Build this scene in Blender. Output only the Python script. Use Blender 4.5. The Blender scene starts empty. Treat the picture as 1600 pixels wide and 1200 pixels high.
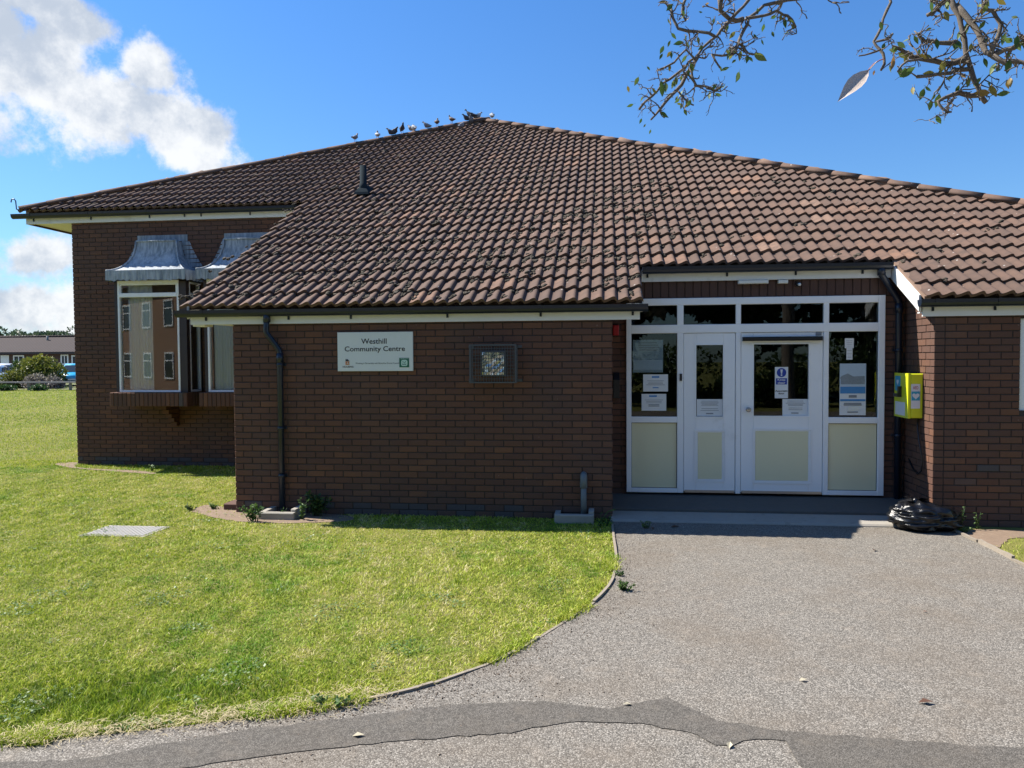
import bpy, bmesh, math, random
import numpy as np
from mathutils import Vector, Matrix
from mathutils import noise as mnoise
from mathutils.geometry import tessellate_polygon
R = math.radians
rng = np.random.default_rng(7)
random.seed(7)
sc = bpy.context.scene
col = sc.collection

# ------------------------------------------------------------------ camera
FPX, YAW, PIT, ROL, CH = 1201.94, 0.1229, 0.0350, 0.0064, 1.8494
_fw = Vector((-math.sin(YAW)*math.cos(PIT), math.cos(YAW)*math.cos(PIT), -math.sin(PIT)))
_rt = Vector((math.cos(YAW), math.sin(YAW), 0))
_up = _rt.cross(_fw)
_R = math.cos(ROL)*_rt - math.sin(ROL)*_up
_U = math.sin(ROL)*_rt + math.cos(ROL)*_up
cam = bpy.data.cameras.new('camera')
cam.sensor_width = 36; cam.lens = 36*FPX/1600; cam.clip_end = 2000; cam.clip_start = 0.05
camo = bpy.data.objects.new('camera', cam)
camo.matrix_world = Matrix(((_R.x, _U.x, -_fw.x, 0), (_R.y, _U.y, -_fw.y, 0), (_R.z, _U.z, -_fw.z, CH), (0, 0, 0, 1)))
col.objects.link(camo); sc.camera = camo
CAM = Vector((0, 0, CH))

# ------------------------------------------------------------------ node helper
class NT:
    def __init__(s, tree): s.t = tree; tree.nodes.clear()
    def n(s, typ, _ins=None, **kw):
        nd = s.t.nodes.new('ShaderNode'+typ)
        for k, v in kw.items(): setattr(nd, k, v)
        for k, v in (_ins or {}).items():
            i = nd.inputs[k]
            if isinstance(v, bpy.types.NodeSocket): s.t.links.new(v, i)
            else: i.default_value = v
        return nd
    def math(s, op, a, b=0.0, c=0.0, clamp=False):
        return s.n('Math', {0: a, 1: b, 2: c}, operation=op, use_clamp=clamp).outputs[0]
    def vm(s, op, a, b=(0, 0, 0), out=0):
        return s.n('VectorMath', {0: a, 1: b}, operation=op).outputs[out]
    def mix(s, f, a, b, bt='MIX'):
        nd = s.n('Mix', data_type='RGBA', blend_type=bt)
        for i, v in ((0, f), (6, a), (7, b)):
            if isinstance(v, bpy.types.NodeSocket): s.t.links.new(v, nd.inputs[i])
            else: nd.inputs[i].default_value = v
        return nd.outputs[2]
    def ramp(s, f, stops):
        nd = s.n('ValToRGB', {0: f}); e = nd.color_ramp.elements
        while len(e) < len(stops): e.new(0.5)
        for q, (p, c) in zip(e, stops): q.position = p; q.color = c if len(c) == 4 else (*c, 1)
        return nd.outputs[0]
    def noise(s, vec, scale, detail=4, rough=0.55, out=0):
        return s.n('TexNoise', {'Vector': vec, 'Scale': scale, 'Detail': detail, 'Roughness': rough}).outputs[out]
    def sstep(s, v, a, b):
        return s.n('MapRange', {0: v, 1: a, 2: b, 3: 0.0, 4: 1.0}, interpolation_type='SMOOTHSTEP').outputs[0]
def C4(c): return (*c, 1) if len(c) == 3 else tuple(c)

# ------------------------------------------------------------------ world, sun, exposure
SUNV = Vector((-0.826, 0.21, 1.0)).normalized()
SUN_EL = math.asin(SUNV.z); SUN_ROT = math.atan2(SUNV.x, SUNV.y)
w = bpy.data.worlds.new('World'); sc.world = w; w.use_nodes = True
T = NT(w.node_tree)
sky = T.n('TexSky', sky_type='NISHITA', sun_disc=False, sun_elevation=SUN_EL, sun_rotation=SUN_ROT,
          air_density=1.15, dust_density=0.35, ozone_density=3.0, altitude=0)
gen = T.n('TexCoord').outputs['Generated']
dirv = T.vm('NORMALIZE', gen)
warp = T.n('TexNoise', {'Vector': dirv, 'Scale': 5.0, 'Detail': 3.0}).outputs['Color']
dw = T.vm('ADD', dirv, T.vm('SCALE', T.vm('SUBTRACT', warp, (.5, .5, .5))))
T.t.nodes[-1]
fb = T.noise(dirv, 12.0, 14, .66)
fb2 = T.noise(dirv, 3.2, 6, .6)
def pdir(u, v): return (_R*((u-800)/FPX) - _U*((v-600)/FPX) + _fw).normalized()
def azel(az, el): az, el = R(az), R(el); return Vector((math.sin(az)*math.cos(el), math.cos(az)*math.cos(el), math.sin(el)))
def blob(c, ra, rb, tilt):
    e1 = Vector((0, 0, 1)).cross(c).normalized()*-1; e2 = e1.cross(c); e2 = e2 if e2.z > 0 else -e2
    t = R(tilt); a1 = e1*math.cos(t)+e2*math.sin(t); a2 = -e1*math.sin(t)+e2*math.cos(t)
    x = T.math('DIVIDE', T.vm('DOT_PRODUCT', dirv, a1, 1), ra/1330); y = T.math('DIVIDE', T.vm('DOT_PRODUCT', dirv, a2, 1), rb/1330)
    r = T.math('SQRT', T.math('ADD', T.math('MULTIPLY', x, x), T.math('MULTIPLY', y, y)))
    front = T.math('GREATER_THAN', T.vm('DOT_PRODUCT', dirv, c, 1), 0.3)
    return T.math('MULTIPLY', T.math('ADD', T.math('SUBTRACT', 1.0, r), 3.0), front)
cl = None
for b in [(pdir(90, 128), 200, 100, -16), (pdir(265, 200), 165, 66, -27), (pdir(232, 100), 72, 62, 0), (pdir(110, 30), 120, 42, -22), (pdir(-110, 110), 220, 110, -5),
          (pdir(70, 400), 110, 60, 8), (pdir(20, 480), 260, 70, 0), (pdir(-260, 380), 300, 110, 0), (azel(-75, 16), 420, 140, 5), (azel(-115, 24), 390, 170, 10),
          (azel(165, 30), 420, 170, -8), (azel(100, 12), 560, 90, 0), (azel(-160, 10), 700, 90, 0)]:
    v = blob(*b); cl = v if cl is None else T.math('MAXIMUM', cl, v)
cl = T.math('SUBTRACT', cl, 3.0)
cl = T.math('ADD', cl, T.math('MULTIPLY', T.math('SUBTRACT', fb, .5), 2.1))
cl = T.math('ADD', cl, T.math('MULTIPLY', T.math('SUBTRACT', fb2, .5), 0.7))
dens = T.math('MULTIPLY', T.sstep(cl, 0.10, 0.55), .97)
shade = T.sstep(T.noise(T.vm('ADD', dirv, (.02, 0, -.03)), 11.0, 8, .62), .36, .60)
ccol = T.mix(shade, (3.2, 3.6, 4.2, 1), (5.6, 5.7, 5.8, 1))
elev = T.n('SeparateXYZ', {0: dirv}).outputs[2]
tint = T.mix(T.sstep(elev, 0.0, 0.55), (.46, .67, .90, 1), (.35, .665, 1.01, 1))
skyc = T.mix(1.0, sky.outputs[0], tint, 'MULTIPLY')
skyc = T.mix(dens, skyc, ccol)
bg = T.n('Background', {'Color': skyc, 'Strength': 0.086})
T.t.links.new(bg.outputs[0], T.n('OutputWorld').inputs[0])

sl = bpy.data.lights.new('sun', 'SUN'); sl.energy = 5.0; sl.angle = R(0.53); sl.color = (1, .945, .86)
so = bpy.data.objects.new('sun', sl); col.objects.link(so)
so.rotation_euler = SUNV.to_track_quat('Z', 'Y').to_euler(); so.location = (-20, 0, 30)
sc.view_settings.view_transform = 'Standard'; sc.view_settings.look = 'None'
sc.view_settings.exposure = 1.05; sc.view_settings.gamma = 1; sc.view_settings.use_curve_mapping = False
sc.render.engine = 'CYCLES'; sc.render.resolution_x = 1024; sc.render.resolution_y = 768

# ------------------------------------------------------------------ pixel -> point helpers (distance always from the plane touched)
def ray(x, y):
    return (_R*((x-800)/FPX) - _U*((y-600)/FPX) + _fw)
def onY(x, y, Y): d = ray(x, y); return CAM + d*(Y/d.y)
def onX(x, y, X): d = ray(x, y); return CAM + d*(X/d.x)
def onZ(x, y, Z=0.0): d = ray(x, y); return CAM + d*((Z-CH)/d.z)
TAN = math.tan(R(27.7)); COS = math.cos(R(27.7)); SIN = math.sin(R(27.7))
RY0, RZ0 = 8.58, 2.43                                    # roof base plane
def roofz(Y): return RZ0 + (Y-RY0)*TAN
def onRoof(x, y, h=0.0):
    d = ray(x, y); k = h/COS
    t = (RZ0 + k - RY0*TAN - CH)/(d.z - TAN*d.y); return CAM + d*t
def rectY(x0, y0, x1, y1, Y):
    xm, ym = (x0+x1)/2, (y0+y1)/2
    return onY(x0, ym, Y).x, onY(x1, ym, Y).x, onY(xm, y1, Y).z, onY(xm, y0, Y).z
def px(P):
    d = Vector(P)-CAM; z = d.dot(_fw); return 800+FPX*d.dot(_R)/z, 600-FPX*d.dot(_U)/z, z

# ------------------------------------------------------------------ mesh helpers
class MB:
    def __init__(s): s.v = []; s.f = []; s.a = []; s.sm = []
    def add(s, vs, fs, a=0.0, smooth=False):
        o = len(s.v); s.v += [tuple(p) for p in vs]; s.f += [[i+o for i in f] for f in fs]
        s.a += [a]*len(fs); s.sm += [smooth]*len(fs); return s
    def box(s, x0, x1, y0, y1, z0, z1, a=0.0, ch=0.0):
        x0, x1 = min(x0, x1), max(x0, x1); y0, y1 = min(y0, y1), max(y0, y1); z0, z1 = min(z0, z1), max(z0, z1)
        if ch <= 0:
            vs = [(x, y, z) for z in (z0, z1) for y in (y0, y1) for x in (x0, x1)]
            return s.add(vs, [(0, 2, 3, 1), (4, 5, 7, 6), (0, 1, 5, 4), (2, 6, 7, 3), (0, 4, 6, 2), (1, 3, 7, 5)], a)
        # chamfered front (-Y) face outline
        c = ch; b = [(x0, y1, z0), (x1, y1, z0), (x1, y1, z1), (x0, y1, z1)]
        m = [(x0, y0+c, z0), (x1, y0+c, z0), (x1, y0+c, z1), (x0, y0+c, z1)]
        f = [(x0+c, y0, z0+c), (x1-c, y0, z0+c), (x1-c, y0, z1-c), (x0+c, y0, z1-c)]
        fs = [(8, 9, 10, 11), (0, 3, 2, 1)]
        for i in range(4):
            j = (i+1) % 4; fs += [(i, j, 4+j, 4+i), (4+i, 4+j, 8+j, 8+i)]
        return s.add(b+m+f, fs, a)
    def tube(s, pts, rad, n=8, cap=True, a=0.0, smooth=True):
        pts = [Vector(p) for p in pts]
        rad = list(rad) if hasattr(rad, '__len__') else [rad]*len(pts)
        vs = []; fs = []; prev = None
        for i, p in enumerate(pts):
            t = (pts[min(i+1, len(pts)-1)]-pts[max(i-1, 0)])
            t = t.normalized() if t.length > 1e-9 else Vector((0, 0, 1))
            if prev is None:
                prev = t.orthogonal().normalized()
            prev = (prev - t*prev.dot(t)); prev = prev.normalized() if prev.length > 1e-6 else t.orthogonal().normalized()
            b = t.cross(prev)
            for k in range(n):
                an = 2*math.pi*k/n; vs.append(p+(prev*math.cos(an)+b*math.sin(an))*rad[i])
        for i in range(len(pts)-1):
            for k in range(n):
                k2 = (k+1) % n; fs.append((i*n+k, i*n+k2, (i+1)*n+k2, (i+1)*n+k))
        if cap: fs += [tuple(range(n))[::-1], tuple((len(pts)-1)*n+k for k in range(n))]
        return s.add(vs, fs, a, smooth)
    def loft(s, rings, cap=True, a=0.0, smooth=True, closed=True):
        n = len(rings[0]); vs = [p for r in rings for p in r]; fs = []
        for i in range(len(rings)-1):
            for k in range(n if closed else n-1):
                k2 = (k+1) % n; fs.append((i*n+k, i*n+k2, (i+1)*n+k2, (i+1)*n+k))
        if cap: fs += [tuple(range(n))[::-1], tuple((len(rings)-1)*n+k for k in range(n))]
        return s.add(vs, fs, a, smooth)
    def prism(s, poly, axis, c0, c1, a=0.0):
        # poly: list of 2d points; axis 'x' -> (y,z), 'y' -> (x,z), 'z' -> (x,y)
        def mk(p, c): return {'x': (c, p[0], p[1]), 'y': (p[0], c, p[1]), 'z': (p[0], p[1], c)}[axis]
        n = len(poly); vs = [mk(p, c0) for p in poly]+[mk(p, c1) for p in poly]
        fs = [tuple(range(n)), tuple(range(2*n-1, n-1, -1))]+[(i, n+i, n+(i+1) % n, (i+1) % n) for i in range(n)]
        return s.add(vs, fs, a)
    def mesh(s, name, origin=None):
        me = bpy.data.meshes.new(name)
        o = Vector(origin) if origin is not None else Vector((0, 0, 0))
        me.from_pydata([(p[0]-o.x, p[1]-o.y, p[2]-o.z) for p in s.v], [], s.f)
        me.polygons.foreach_set('use_smooth', s.sm)
        if any(x != 0.0 for x in s.a):
            at = me.attributes.new('rnd', 'FLOAT', 'FACE'); at.data.foreach_set('value', s.a)
        bm = bmesh.new(); bm.from_mesh(me); bmesh.ops.recalc_face_normals(bm, faces=bm.faces); bm.to_mesh(me); bm.free()
        return me
    def build(s, name, mat, parent=None, origin=None, **tags):
        if origin is None:
            A = np.array(s.v); lo, hi = A.min(0), A.max(0); origin = ((lo[0]+hi[0])/2, (lo[1]+hi[1])/2, lo[2])
        return link(name, s.mesh(name, origin), mat, parent, origin, **tags)
WL = {}
def link(name, me, mat, parent, origin, rot=None, scale=None, **tags):
    o = bpy.data.objects.new(name, me); col.objects.link(o)
    if me is not None and mat is not None and not me.materials: me.materials.append(mat)
    L = Vector(origin); WL[o] = L
    if parent is not None: o.parent = parent; o.location = L-WL[parent]
    else: o.location = L
    if rot is not None: o.rotation_euler = rot
    if scale is not None: o.scale = scale if hasattr(scale, '__len__') else (scale,)*3
    for k, v in tags.items():
        o[k] = v
    return o
def empty(name, loc, label, category, group=None, rot=None):
    o = link(name, None, None, None, loc, rot)
    o.empty_display_size = .2; o['label'] = label; o['category'] = category
    if group: o['group'] = group
    return o
def npmesh(name, V, F, mat, origin=(0, 0, 0), parent=None, attr=None, **tags):
    """V (n,3), F (m,k) numpy -> one object"""
    me = bpy.data.meshes.new(name); k = F.shape[1]
    V = V-np.array(origin)
    me.vertices.add(len(V)); me.vertices.foreach_set('co', V.astype(np.float32).ravel())
    me.loops.add(F.size); me.loops.foreach_set('vertex_index', F.astype(np.int32).ravel())
    me.polygons.add(len(F)); me.polygons.foreach_set('loop_start', np.arange(0, F.size, k, dtype=np.int32))
    if attr is not None:
        at = me.attributes.new('rnd', 'FLOAT', 'FACE'); at.data.foreach_set('value', attr.astype(np.float32))
    me.update(calc_edges=True)
    return link(name, me, mat, parent, origin, **tags)

# ------------------------------------------------------------------ materials
def newmat(name):
    m = bpy.data.materials.new(name); m.use_nodes = True; t = NT(m.node_tree)
    return m, t
def finish(t, color, rough=.6, bump=None, bstr=.3, bdist=.01, spec=.5, metal=0.0, **extra):
    ins = {'Base Color': color if isinstance(color, bpy.types.NodeSocket) else C4(color), 'Roughness': rough, 'Specular IOR Level': spec, 'Metallic': metal}
    ins.update(extra)
    if bump is not None: ins['Normal'] = t.n('Bump', {'Height': bump, 'Strength': bstr, 'Distance': bdist}).outputs[0]
    p = t.n('BsdfPrincipled', ins)
    t.t.links.new(p.outputs[0], t.n('OutputMaterial').inputs[0]); return p
def objco(t): return t.n('TexCoord').outputs['Object']
def wpos(t): return t.n('NewGeometry').outputs['Position']
def plain(name, c, rough=.6, var=.25, scale=8, bstr=.15, spec=.5, metal=0.0, dirt=None, bscale=None):
    m, t = newmat(name); P = wpos(t)
    nz = t.noise(P, scale, 6, .6); big = t.noise(P, scale*.17, 3)
    a = tuple(x*(1-var) for x in c); b = tuple(min(1, x*(1+var)) for x in c)
    cc = t.mix(t.math('ADD', t.math('MULTIPLY', nz, .6), t.math('MULTIPLY', big, .4)), C4(a), C4(b))
    if dirt: cc = t.mix(t.sstep(t.noise(P, scale*.6, 8, .7), .56, .75), cc, C4(dirt))
    bp = t.noise(P, (bscale or scale*8), 4, .6)
    finish(t, cc, rough, bp, bstr, .004, spec, metal); return m
def rnd_source(t, mode):
    if mode == 'obj': return t.n('ObjectInfo').outputs['Random']
    return t.n('Attribute', attribute_name='rnd').outputs['Fac']
def brickmat(name, mode):
    m, t = newmat(name); P = wpos(t); r = rnd_source(t, mode)
    c = t.ramp(r, [(0, (.120, .056, .037)), (.2, (.133, .061, .038)), (.42, (.146, .066, .039)), (.6, (.130, .060, .039)), (.78, (.160, .071, .040)), (.92, (.180, .079, .042)), (.985, (.205, .090, .046)), (1, (.085, .08, .085))])
    z = t.n('SeparateXYZ', {0: P}).outputs[2]
    n1 = t.noise(P, 45, 6, .65); n2 = t.noise(P, 1.3, 4)
    c = t.mix(t.math('MULTIPLY', n1, .5), c, (.07, .045, .04, 1))
    c = t.mix(t.math('MULTIPLY', t.sstep(n2, .4, .75), .35), c, (.09, .07, .06, 1))
    c = t.mix(t.math('MULTIPLY', t.sstep(t.noise(P, 23, 3), .70, .78), .25), c, (.38, .34, .30, 1))
    damp = t.math('MULTIPLY', t.sstep(t.math('ADD', z, t.math('MULTIPLY', t.noise(P, 2.2, 5, .65), .7)), .72, .28), .45)
    c = t.mix(damp, c, (.070, .062, .058, 1))
    st = t.noise(t.vm('MULTIPLY', P, (5, 5, .35)), 1.0, 5, .6)
    c = t.mix(t.math('MULTIPLY', t.sstep(st, .56, .72), .30), c, (.068, .050, .042, 1))
    finish(t, c, .85, t.noise(P, 160, 5, .7), .55, .004, .3); return m
def tilemat(name, mode):
    m, t = newmat(name); P = wpos(t); r = rnd_source(t, mode)
    c = t.ramp(r, [(0, (.112, .071, .053)), (.3, (.130, .081, .059)), (.6, (.142, .087, .062)), (.82, (.154, .093, .066)), (.93, (.178, .104, .071)), (.985, (.25, .138, .086)), (1, (.20, .15, .12))])
    n1 = t.noise(P, 9, 7, .65); n2 = t.noise(P, .55, 4, .6); n3 = t.noise(P, 60, 4, .6)
    c = t.mix(t.math('MULTIPLY', t.sstep(n1, .40, .72), .75), c, (.080, .056, .044, 1))
    c = t.mix(t.math('MULTIPLY', t.sstep(n2, .45, .7), .40), c, (.095, .064, .050, 1))
    c = t.mix(t.math('MULTIPLY', t.sstep(n1, .34, .22), .6), c, (.24, .155, .108, 1))
    vor = t.n('TexVoronoi', {'Vector': P, 'Scale': 9.0}).outputs['Distance']
    sel = t.sstep(t.noise(P, 2.7, 2), .53, .62)
    c = t.mix(t.math('MULTIPLY', t.math('MULTIPLY', t.sstep(vor, .14, .06), sel), .8), c, (.60, .57, .52, 1))
    c = t.mix(t.math('MULTIPLY', n3, .35), c, (.08, .06, .05, 1))
    finish(t, c, .88, t.noise(P, 120, 5, .7), .5, .004, .25); return m

M = {}
M['brick_o'] = brickmat('brick_single', 'obj'); M['brick_a'] = brickmat('brick_joined', 'attr')
M['tile_o'] = tilemat('tile_single', 'obj'); M['tile_a'] = tilemat('tile_joined', 'attr')
M['mortar'] = plain('dark_mortar', (.045, .038, .034), .95, .3, 20, .5)
M['upvc'] = plain('white_plastic_frame', (.84, .85, .85), .32, .03, 3, .04, dirt=(.72, .73, .72))
M['fascia'] = plain('cream_fascia_paint', (.72, .72, .69), .5, .08, 5, .12, dirt=(.55, .54, .48))
M['gutter'] = plain('black_gutter_plastic', (.010, .016, .030), .3, .3, 6, .05, dirt=(.020, .026, .036))
M['cream'] = plain('cream_infill_panel', (.72, .68, .45), .45, .05, 2, .03, dirt=(.62, .60, .42))
M['timber'] = plain('dark_stained_timber', (.062, .026, .016), .6, .35, 10, .3)
M['post'] = plain('brown_timber_post', (.035, .022, .020), .55, .25, 12, .2)
M['lead'] = None
M['concrete'] = plain('pale_concrete', (.30, .275, .235), .9, .22, 14, .5, dirt=(.19, .17, .14))
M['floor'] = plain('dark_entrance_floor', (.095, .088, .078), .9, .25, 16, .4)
M['soil'] = plain('bare_dry_soil', (.20, .14, .095), .95, .45, 22, .9, dirt=(.33, .27, .20))
M['moss'] = plain('dark_moss', (.050, .040, .026), .95, .5, 40, .8)
M['greypvc'] = plain('grey_pipe_plastic', (.13, .15, .155), .5, .12, 8, .08)
M['galv'] = plain('weathered_grey_wire', (.085, .09, .095), .5, .25, 60, .2, metal=.35)
M['signwhite'] = plain('white_sign_face', (.70, .72, .68), .35, .05, 3, .02, dirt=(.58, .61, .54))
M['ink'] = plain('black_print', (.012, .012, .016), .5, .1, 5, 0)
M['inkgrey'] = plain('grey_print', (.20, .22, .25), .5, .1, 5, 0)
M['green'] = plain('green_print', (.006, .13, .075), .4, .1, 5, 0)
M['palegreen'] = plain('pale_green_print', (.55, .74, .62), .4, .05, 5, 0)
M['orange'] = plain('orange_print', (.55, .19, .045), .4, .1, 5, 0)
M['blue'] = plain('blue_print', (.012, .045, .30), .4, .1, 5, 0)
M['midblue'] = plain('mid_blue_print', (.05, .23, .50), .4, .1, 5, 0)
M['teal'] = plain('teal_print', (.03, .33, .48), .4, .1, 5, 0)
M['skyprint'] = plain('pale_blue_photo_print', (.42, .52, .60), .4, .15, 30, 0)
M['darkprint'] = plain('dark_photo_print', (.22, .26, .29), .4, .5, 60, 0)
M['paper'] = plain('white_paper', (.68, .70, .70), .6, .05, 4, .02)
M['yellow'] = plain('yellow_painted_steel', (.62, .66, .022), .35, .05, 4, .04)
M['red'] = plain('red_alarm_plastic', (.42, .010, .014), .35, .1, 6, .02)
M['black'] = plain('black_plastic', (.010, .010, .013), .35, .2, 8, .05)
M['white'] = plain('white_fitting', (.72, .72, .68), .4, .05, 6, .03)
M['metal'] = plain('satin_metal', (.42, .40, .38), .3, .1, 20, .05, metal=.8)
M['bark'] = plain('lichen_grey_bark', (.17, .14, .11), .9, .5, 60, .9, dirt=(.27, .28, .22))
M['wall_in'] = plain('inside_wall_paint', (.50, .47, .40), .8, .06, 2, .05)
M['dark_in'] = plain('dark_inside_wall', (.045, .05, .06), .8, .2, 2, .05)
M['floor_in'] = plain('brown_wood_floor', (.22, .12, .065), .45, .3, 9, .1)
M['curtain'] = plain('white_curtain', (.72, .72, .68), .8, .06, 9, .1)
M['chairred'] = plain('dark_red_fabric', (.10, .012, .018), .8, .2, 30, .1)
M['timber_edge'] = plain('weathered_timber_edging', (.26, .22, .17), .9, .35, 26, .6, dirt=(.14, .11, .08))
M['mortar_pale'] = plain('orange_verge_mortar', (.22, .14, .095), .9, .3, 20, .5)

def glassmat(name, tint=(.86, .89, .9), f0=.0, gain=1.25):
    m, t = newmat(name)
    fr = t.n('Fresnel', {'IOR': 1.52}).outputs[0]
    fac = t.math('ADD', t.math('MULTIPLY', fr, gain), f0, clamp=True)
    nz = t.n('Bump', {'Height': t.noise(wpos(t), 1.6, 2), 'Strength': .02, 'Distance': .01}).outputs[0]
    g = t.n('BsdfGlossy', {'Color': (1, 1, 1, 1), 'Roughness': .0, 'Normal': nz})
    tr = t.n('BsdfTransparent', {'Color': C4(tint)})
    mx = t.n('MixShader', {0: fac, 1: tr.outputs[0], 2: g.outputs[0]})
    t.t.links.new(mx.outputs[0], t.n('OutputMaterial').inputs[0]); return m
M['glass'] = glassmat('window_glass', (.80, .83, .84), .0, .60)
M['glass_bay'] = glassmat('bay_window_glass', (.90, .92, .92), .01, .75)

def leadmat():
    m, t = newmat('weathered_lead'); P = wpos(t)
    st = t.vm('MULTIPLY', P, (9, 9, .9))
    a = t.noise(st, 3.0, 6, .65); b = t.noise(P, 2.2, 4)
    c = t.mix(t.sstep(a, .35, .68), (.18, .21, .235, 1), (.40, .435, .465, 1))
    c = t.mix(t.math('MULTIPLY', t.sstep(b, .45, .7), .45), c, (.52, .55, .58, 1))
    finish(t, c, .75, t.noise(P, 24, 5), .35, .01, .3, .0); return m
M['lead'] = leadmat()

def tarmac(name, base, chips, patch=False):
    m, t = newmat(name); P = wpos(t)
    v = t.n('TexVoronoi', {'Vector': P, 'Scale': 128.0 if not patch else 190.0}); vc = v.outputs['Color']; vd = v.outputs['Distance']
    h = t.n('SeparateColor', {0: vc}).outputs[0]
    n1 = t.noise(P, 1.1, 5, .6); n2 = t.noise(P, 7, 5, .65); n3 = t.noise(P, 34, 4, .7)
    c = t.ramp(h, [(0, tuple(x*.45 for x in base)), (.4, base), (.75, tuple((x+y)/2 for x, y in zip(base, chips))), (1, chips)])
    c = t.mix(t.math('MULTIPLY', t.sstep(vd, .32, .66), .75), c, C4(tuple(x*.32 for x in base)))
    c = t.mix(t.math('MULTIPLY', t.sstep(n3, .46, .66), .55), c, C4(tuple(x*.35 for x in base)))
    c = t.mix(t.math('MULTIPLY', t.sstep(n1, .40, .70), .42 if not patch else .2), c, C4((base[0]*.62, base[1]*.54, base[2]*.46)))
    c = t.mix(t.math('MULTIPLY', t.sstep(n2, .50, .75), .28), c, C4((base[0]*1.25, base[1]*1.15, base[2]*1.05)))
    hh = t.math('ADD', t.math('MULTIPLY', t.math('SUBTRACT', 1.0, vd), .6), t.math('MULTIPLY', n3, .8))
    finish(t, c, .9, hh, .65 if not patch else .35, .006, .25); return m
M['tarmac'] = tarmac('worn_chipped_tarmac', (.232, .210, .178), (.42, .385, .33))
M['patch'] = tarmac('newer_dark_tarmac_patch', (.150, .136, .115), (.215, .195, .168), True)

def groundmat():
    m, t = newmat('lawn_ground'); P = wpos(t)
    n1 = t.noise(P, .35, 5, .6); n2 = t.noise(P, 2.3, 6, .65); n3 = t.noise(P, 30, 5, .7)
    c = t.mix(t.sstep(n1, .35, .65), (.13, .14, .028, 1), (.20, .185, .055, 1))
    c = t.mix(t.sstep(n2, .42, .72), c, (.10, .125, .02, 1))
    c = t.mix(t.math('MULTIPLY', t.sstep(n3, .45, .7), .7), c, (.11, .10, .035, 1))
    finish(t, c, .95, n3, .6, .02, .15); return m
M['ground'] = groundmat()
def grassmat():
    m, t = newmat('grass_blades'); P = wpos(t); r = rnd_source(t, 'attr')
    n1 = t.noise(P, .55, 4, .6); n2 = t.noise(P, 2.4, 4, .6)
    g1 = t.ramp(r, [(0, (.11, .175, .015)), (.25, (.25, .34, .026)), (.5, (.40, .485, .042)), (.72, (.52, .54, .085)), (.88, (.63, .57, .19)), (1, (.70, .61, .34))])
    g2 = t.ramp(r, [(0, (.07, .17, .014)), (.5, (.19, .36, .024)), (1, (.40, .52, .06))])
    c = t.mix(t.sstep(t.math('ADD', t.math('MULTIPLY', n1, .6), t.math('MULTIPLY', n2, .4)), .50, .62), g1, g2)
    p = t.n('BsdfPrincipled', {'Base Color': c, 'Roughness': .6, 'Specular IOR Level': .25})
    tl = t.n('BsdfTranslucent', {'Color': c})
    mx = t.n('MixShader', {0: .3, 1: p.outputs[0], 2: tl.outputs[0]})
    t.t.links.new(mx.outputs[0], t.n('OutputMaterial').inputs[0]); return m
M['grass'] = grassmat()
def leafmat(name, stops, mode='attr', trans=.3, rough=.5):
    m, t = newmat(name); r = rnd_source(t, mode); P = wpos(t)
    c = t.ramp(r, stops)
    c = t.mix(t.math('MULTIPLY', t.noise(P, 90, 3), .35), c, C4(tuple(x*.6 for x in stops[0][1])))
    p = t.n('BsdfPrincipled', {'Base Color': c, 'Roughness': rough, 'Specular IOR Level': .4})
    tl = t.n('BsdfTranslucent', {'Color': c})
    mx = t.n('MixShader', {0: trans, 1: p.outputs[0], 2: tl.outputs[0]})
    t.t.links.new(mx.outputs[0], t.n('OutputMaterial').inputs[0]); return m
M['straw'] = plain('dry_straw', (.44, .36, .20), .8, .3, 30, .1)
M['weed'] = leafmat('weed_leaves', [(0, (.055, .12, .03)), (.5, (.11, .20, .05)), (1, (.24, .33, .12))])
M['weed_dark'] = leafmat('dark_weed_leaves', [(0, (.02, .055, .018)), (.6, (.045, .10, .03)), (1, (.09, .16, .05))])
M['tree'] = leafmat('tree_leaves', [(0, (.022, .05, .012)), (.5, (.045, .085, .02)), (1, (.09, .14, .035))])
M['fartree'] = leafmat('far_tree_leaves', [(0, (.030, .055, .030)), (.5, (.05, .085, .045)), (1, (.08, .12, .06))])
M['shrub'] = leafmat('yellow_green_shrub_leaves', [(0, (.05, .085, .014)), (.5, (.13, .16, .025)), (1, (.26, .26, .05))])
M['lav'] = leafmat('lavender_stems', [(0, (.12, .11, .10)), (.6, (.20, .18, .18)), (1, (.26, .24, .16))])
M['pear'] = leafmat('pear_leaves', [(0, (.07, .14, .035)), (.4, (.14, .22, .05)), (.75, (.24, .28, .07)), (.9, (.36, .28, .06)), (1, (.40, .19, .06))], 'obj', .35)

# ------------------------------------------------------------------ ground, tarmac, patch, soil
def sheet(name, pts, z, mat, thick=0.0, parent=None, **tags):
    P_ = [Vector((p[0], p[1], 0)) for p in pts]; fs = []
    for t_ in tessellate_polygon([P_]):
        a, b, c = (P_[k] for k in t_); cr = (b-a).cross(c-a).z
        if abs(cr) > 1e-9: fs.append(tuple(t_) if cr > 0 else tuple(t_)[::-1])
    me = bpy.data.meshes.new(name); me.from_pydata([tuple(p) for p in P_], [], fs)
    return link(name, me, mat, parent, (0, 0, z), **tags)
def smooth_path(P, n=6):
    P = [Vector(p) for p in P]; out = []
    for i in range(len(P)-1):
        p0, p1, p2, p3 = P[max(i-1, 0)], P[i], P[i+1], P[min(i+2, len(P)-1)]
        for k in range(n):
            t = k/n
            out.append(.5*((2*p1)+(p2-p0)*t+(2*p0-5*p1+4*p2-p3)*t*t+(3*p1-p0-3*p2+p3)*t**3))
    out.append(P[-1]); return out
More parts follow.
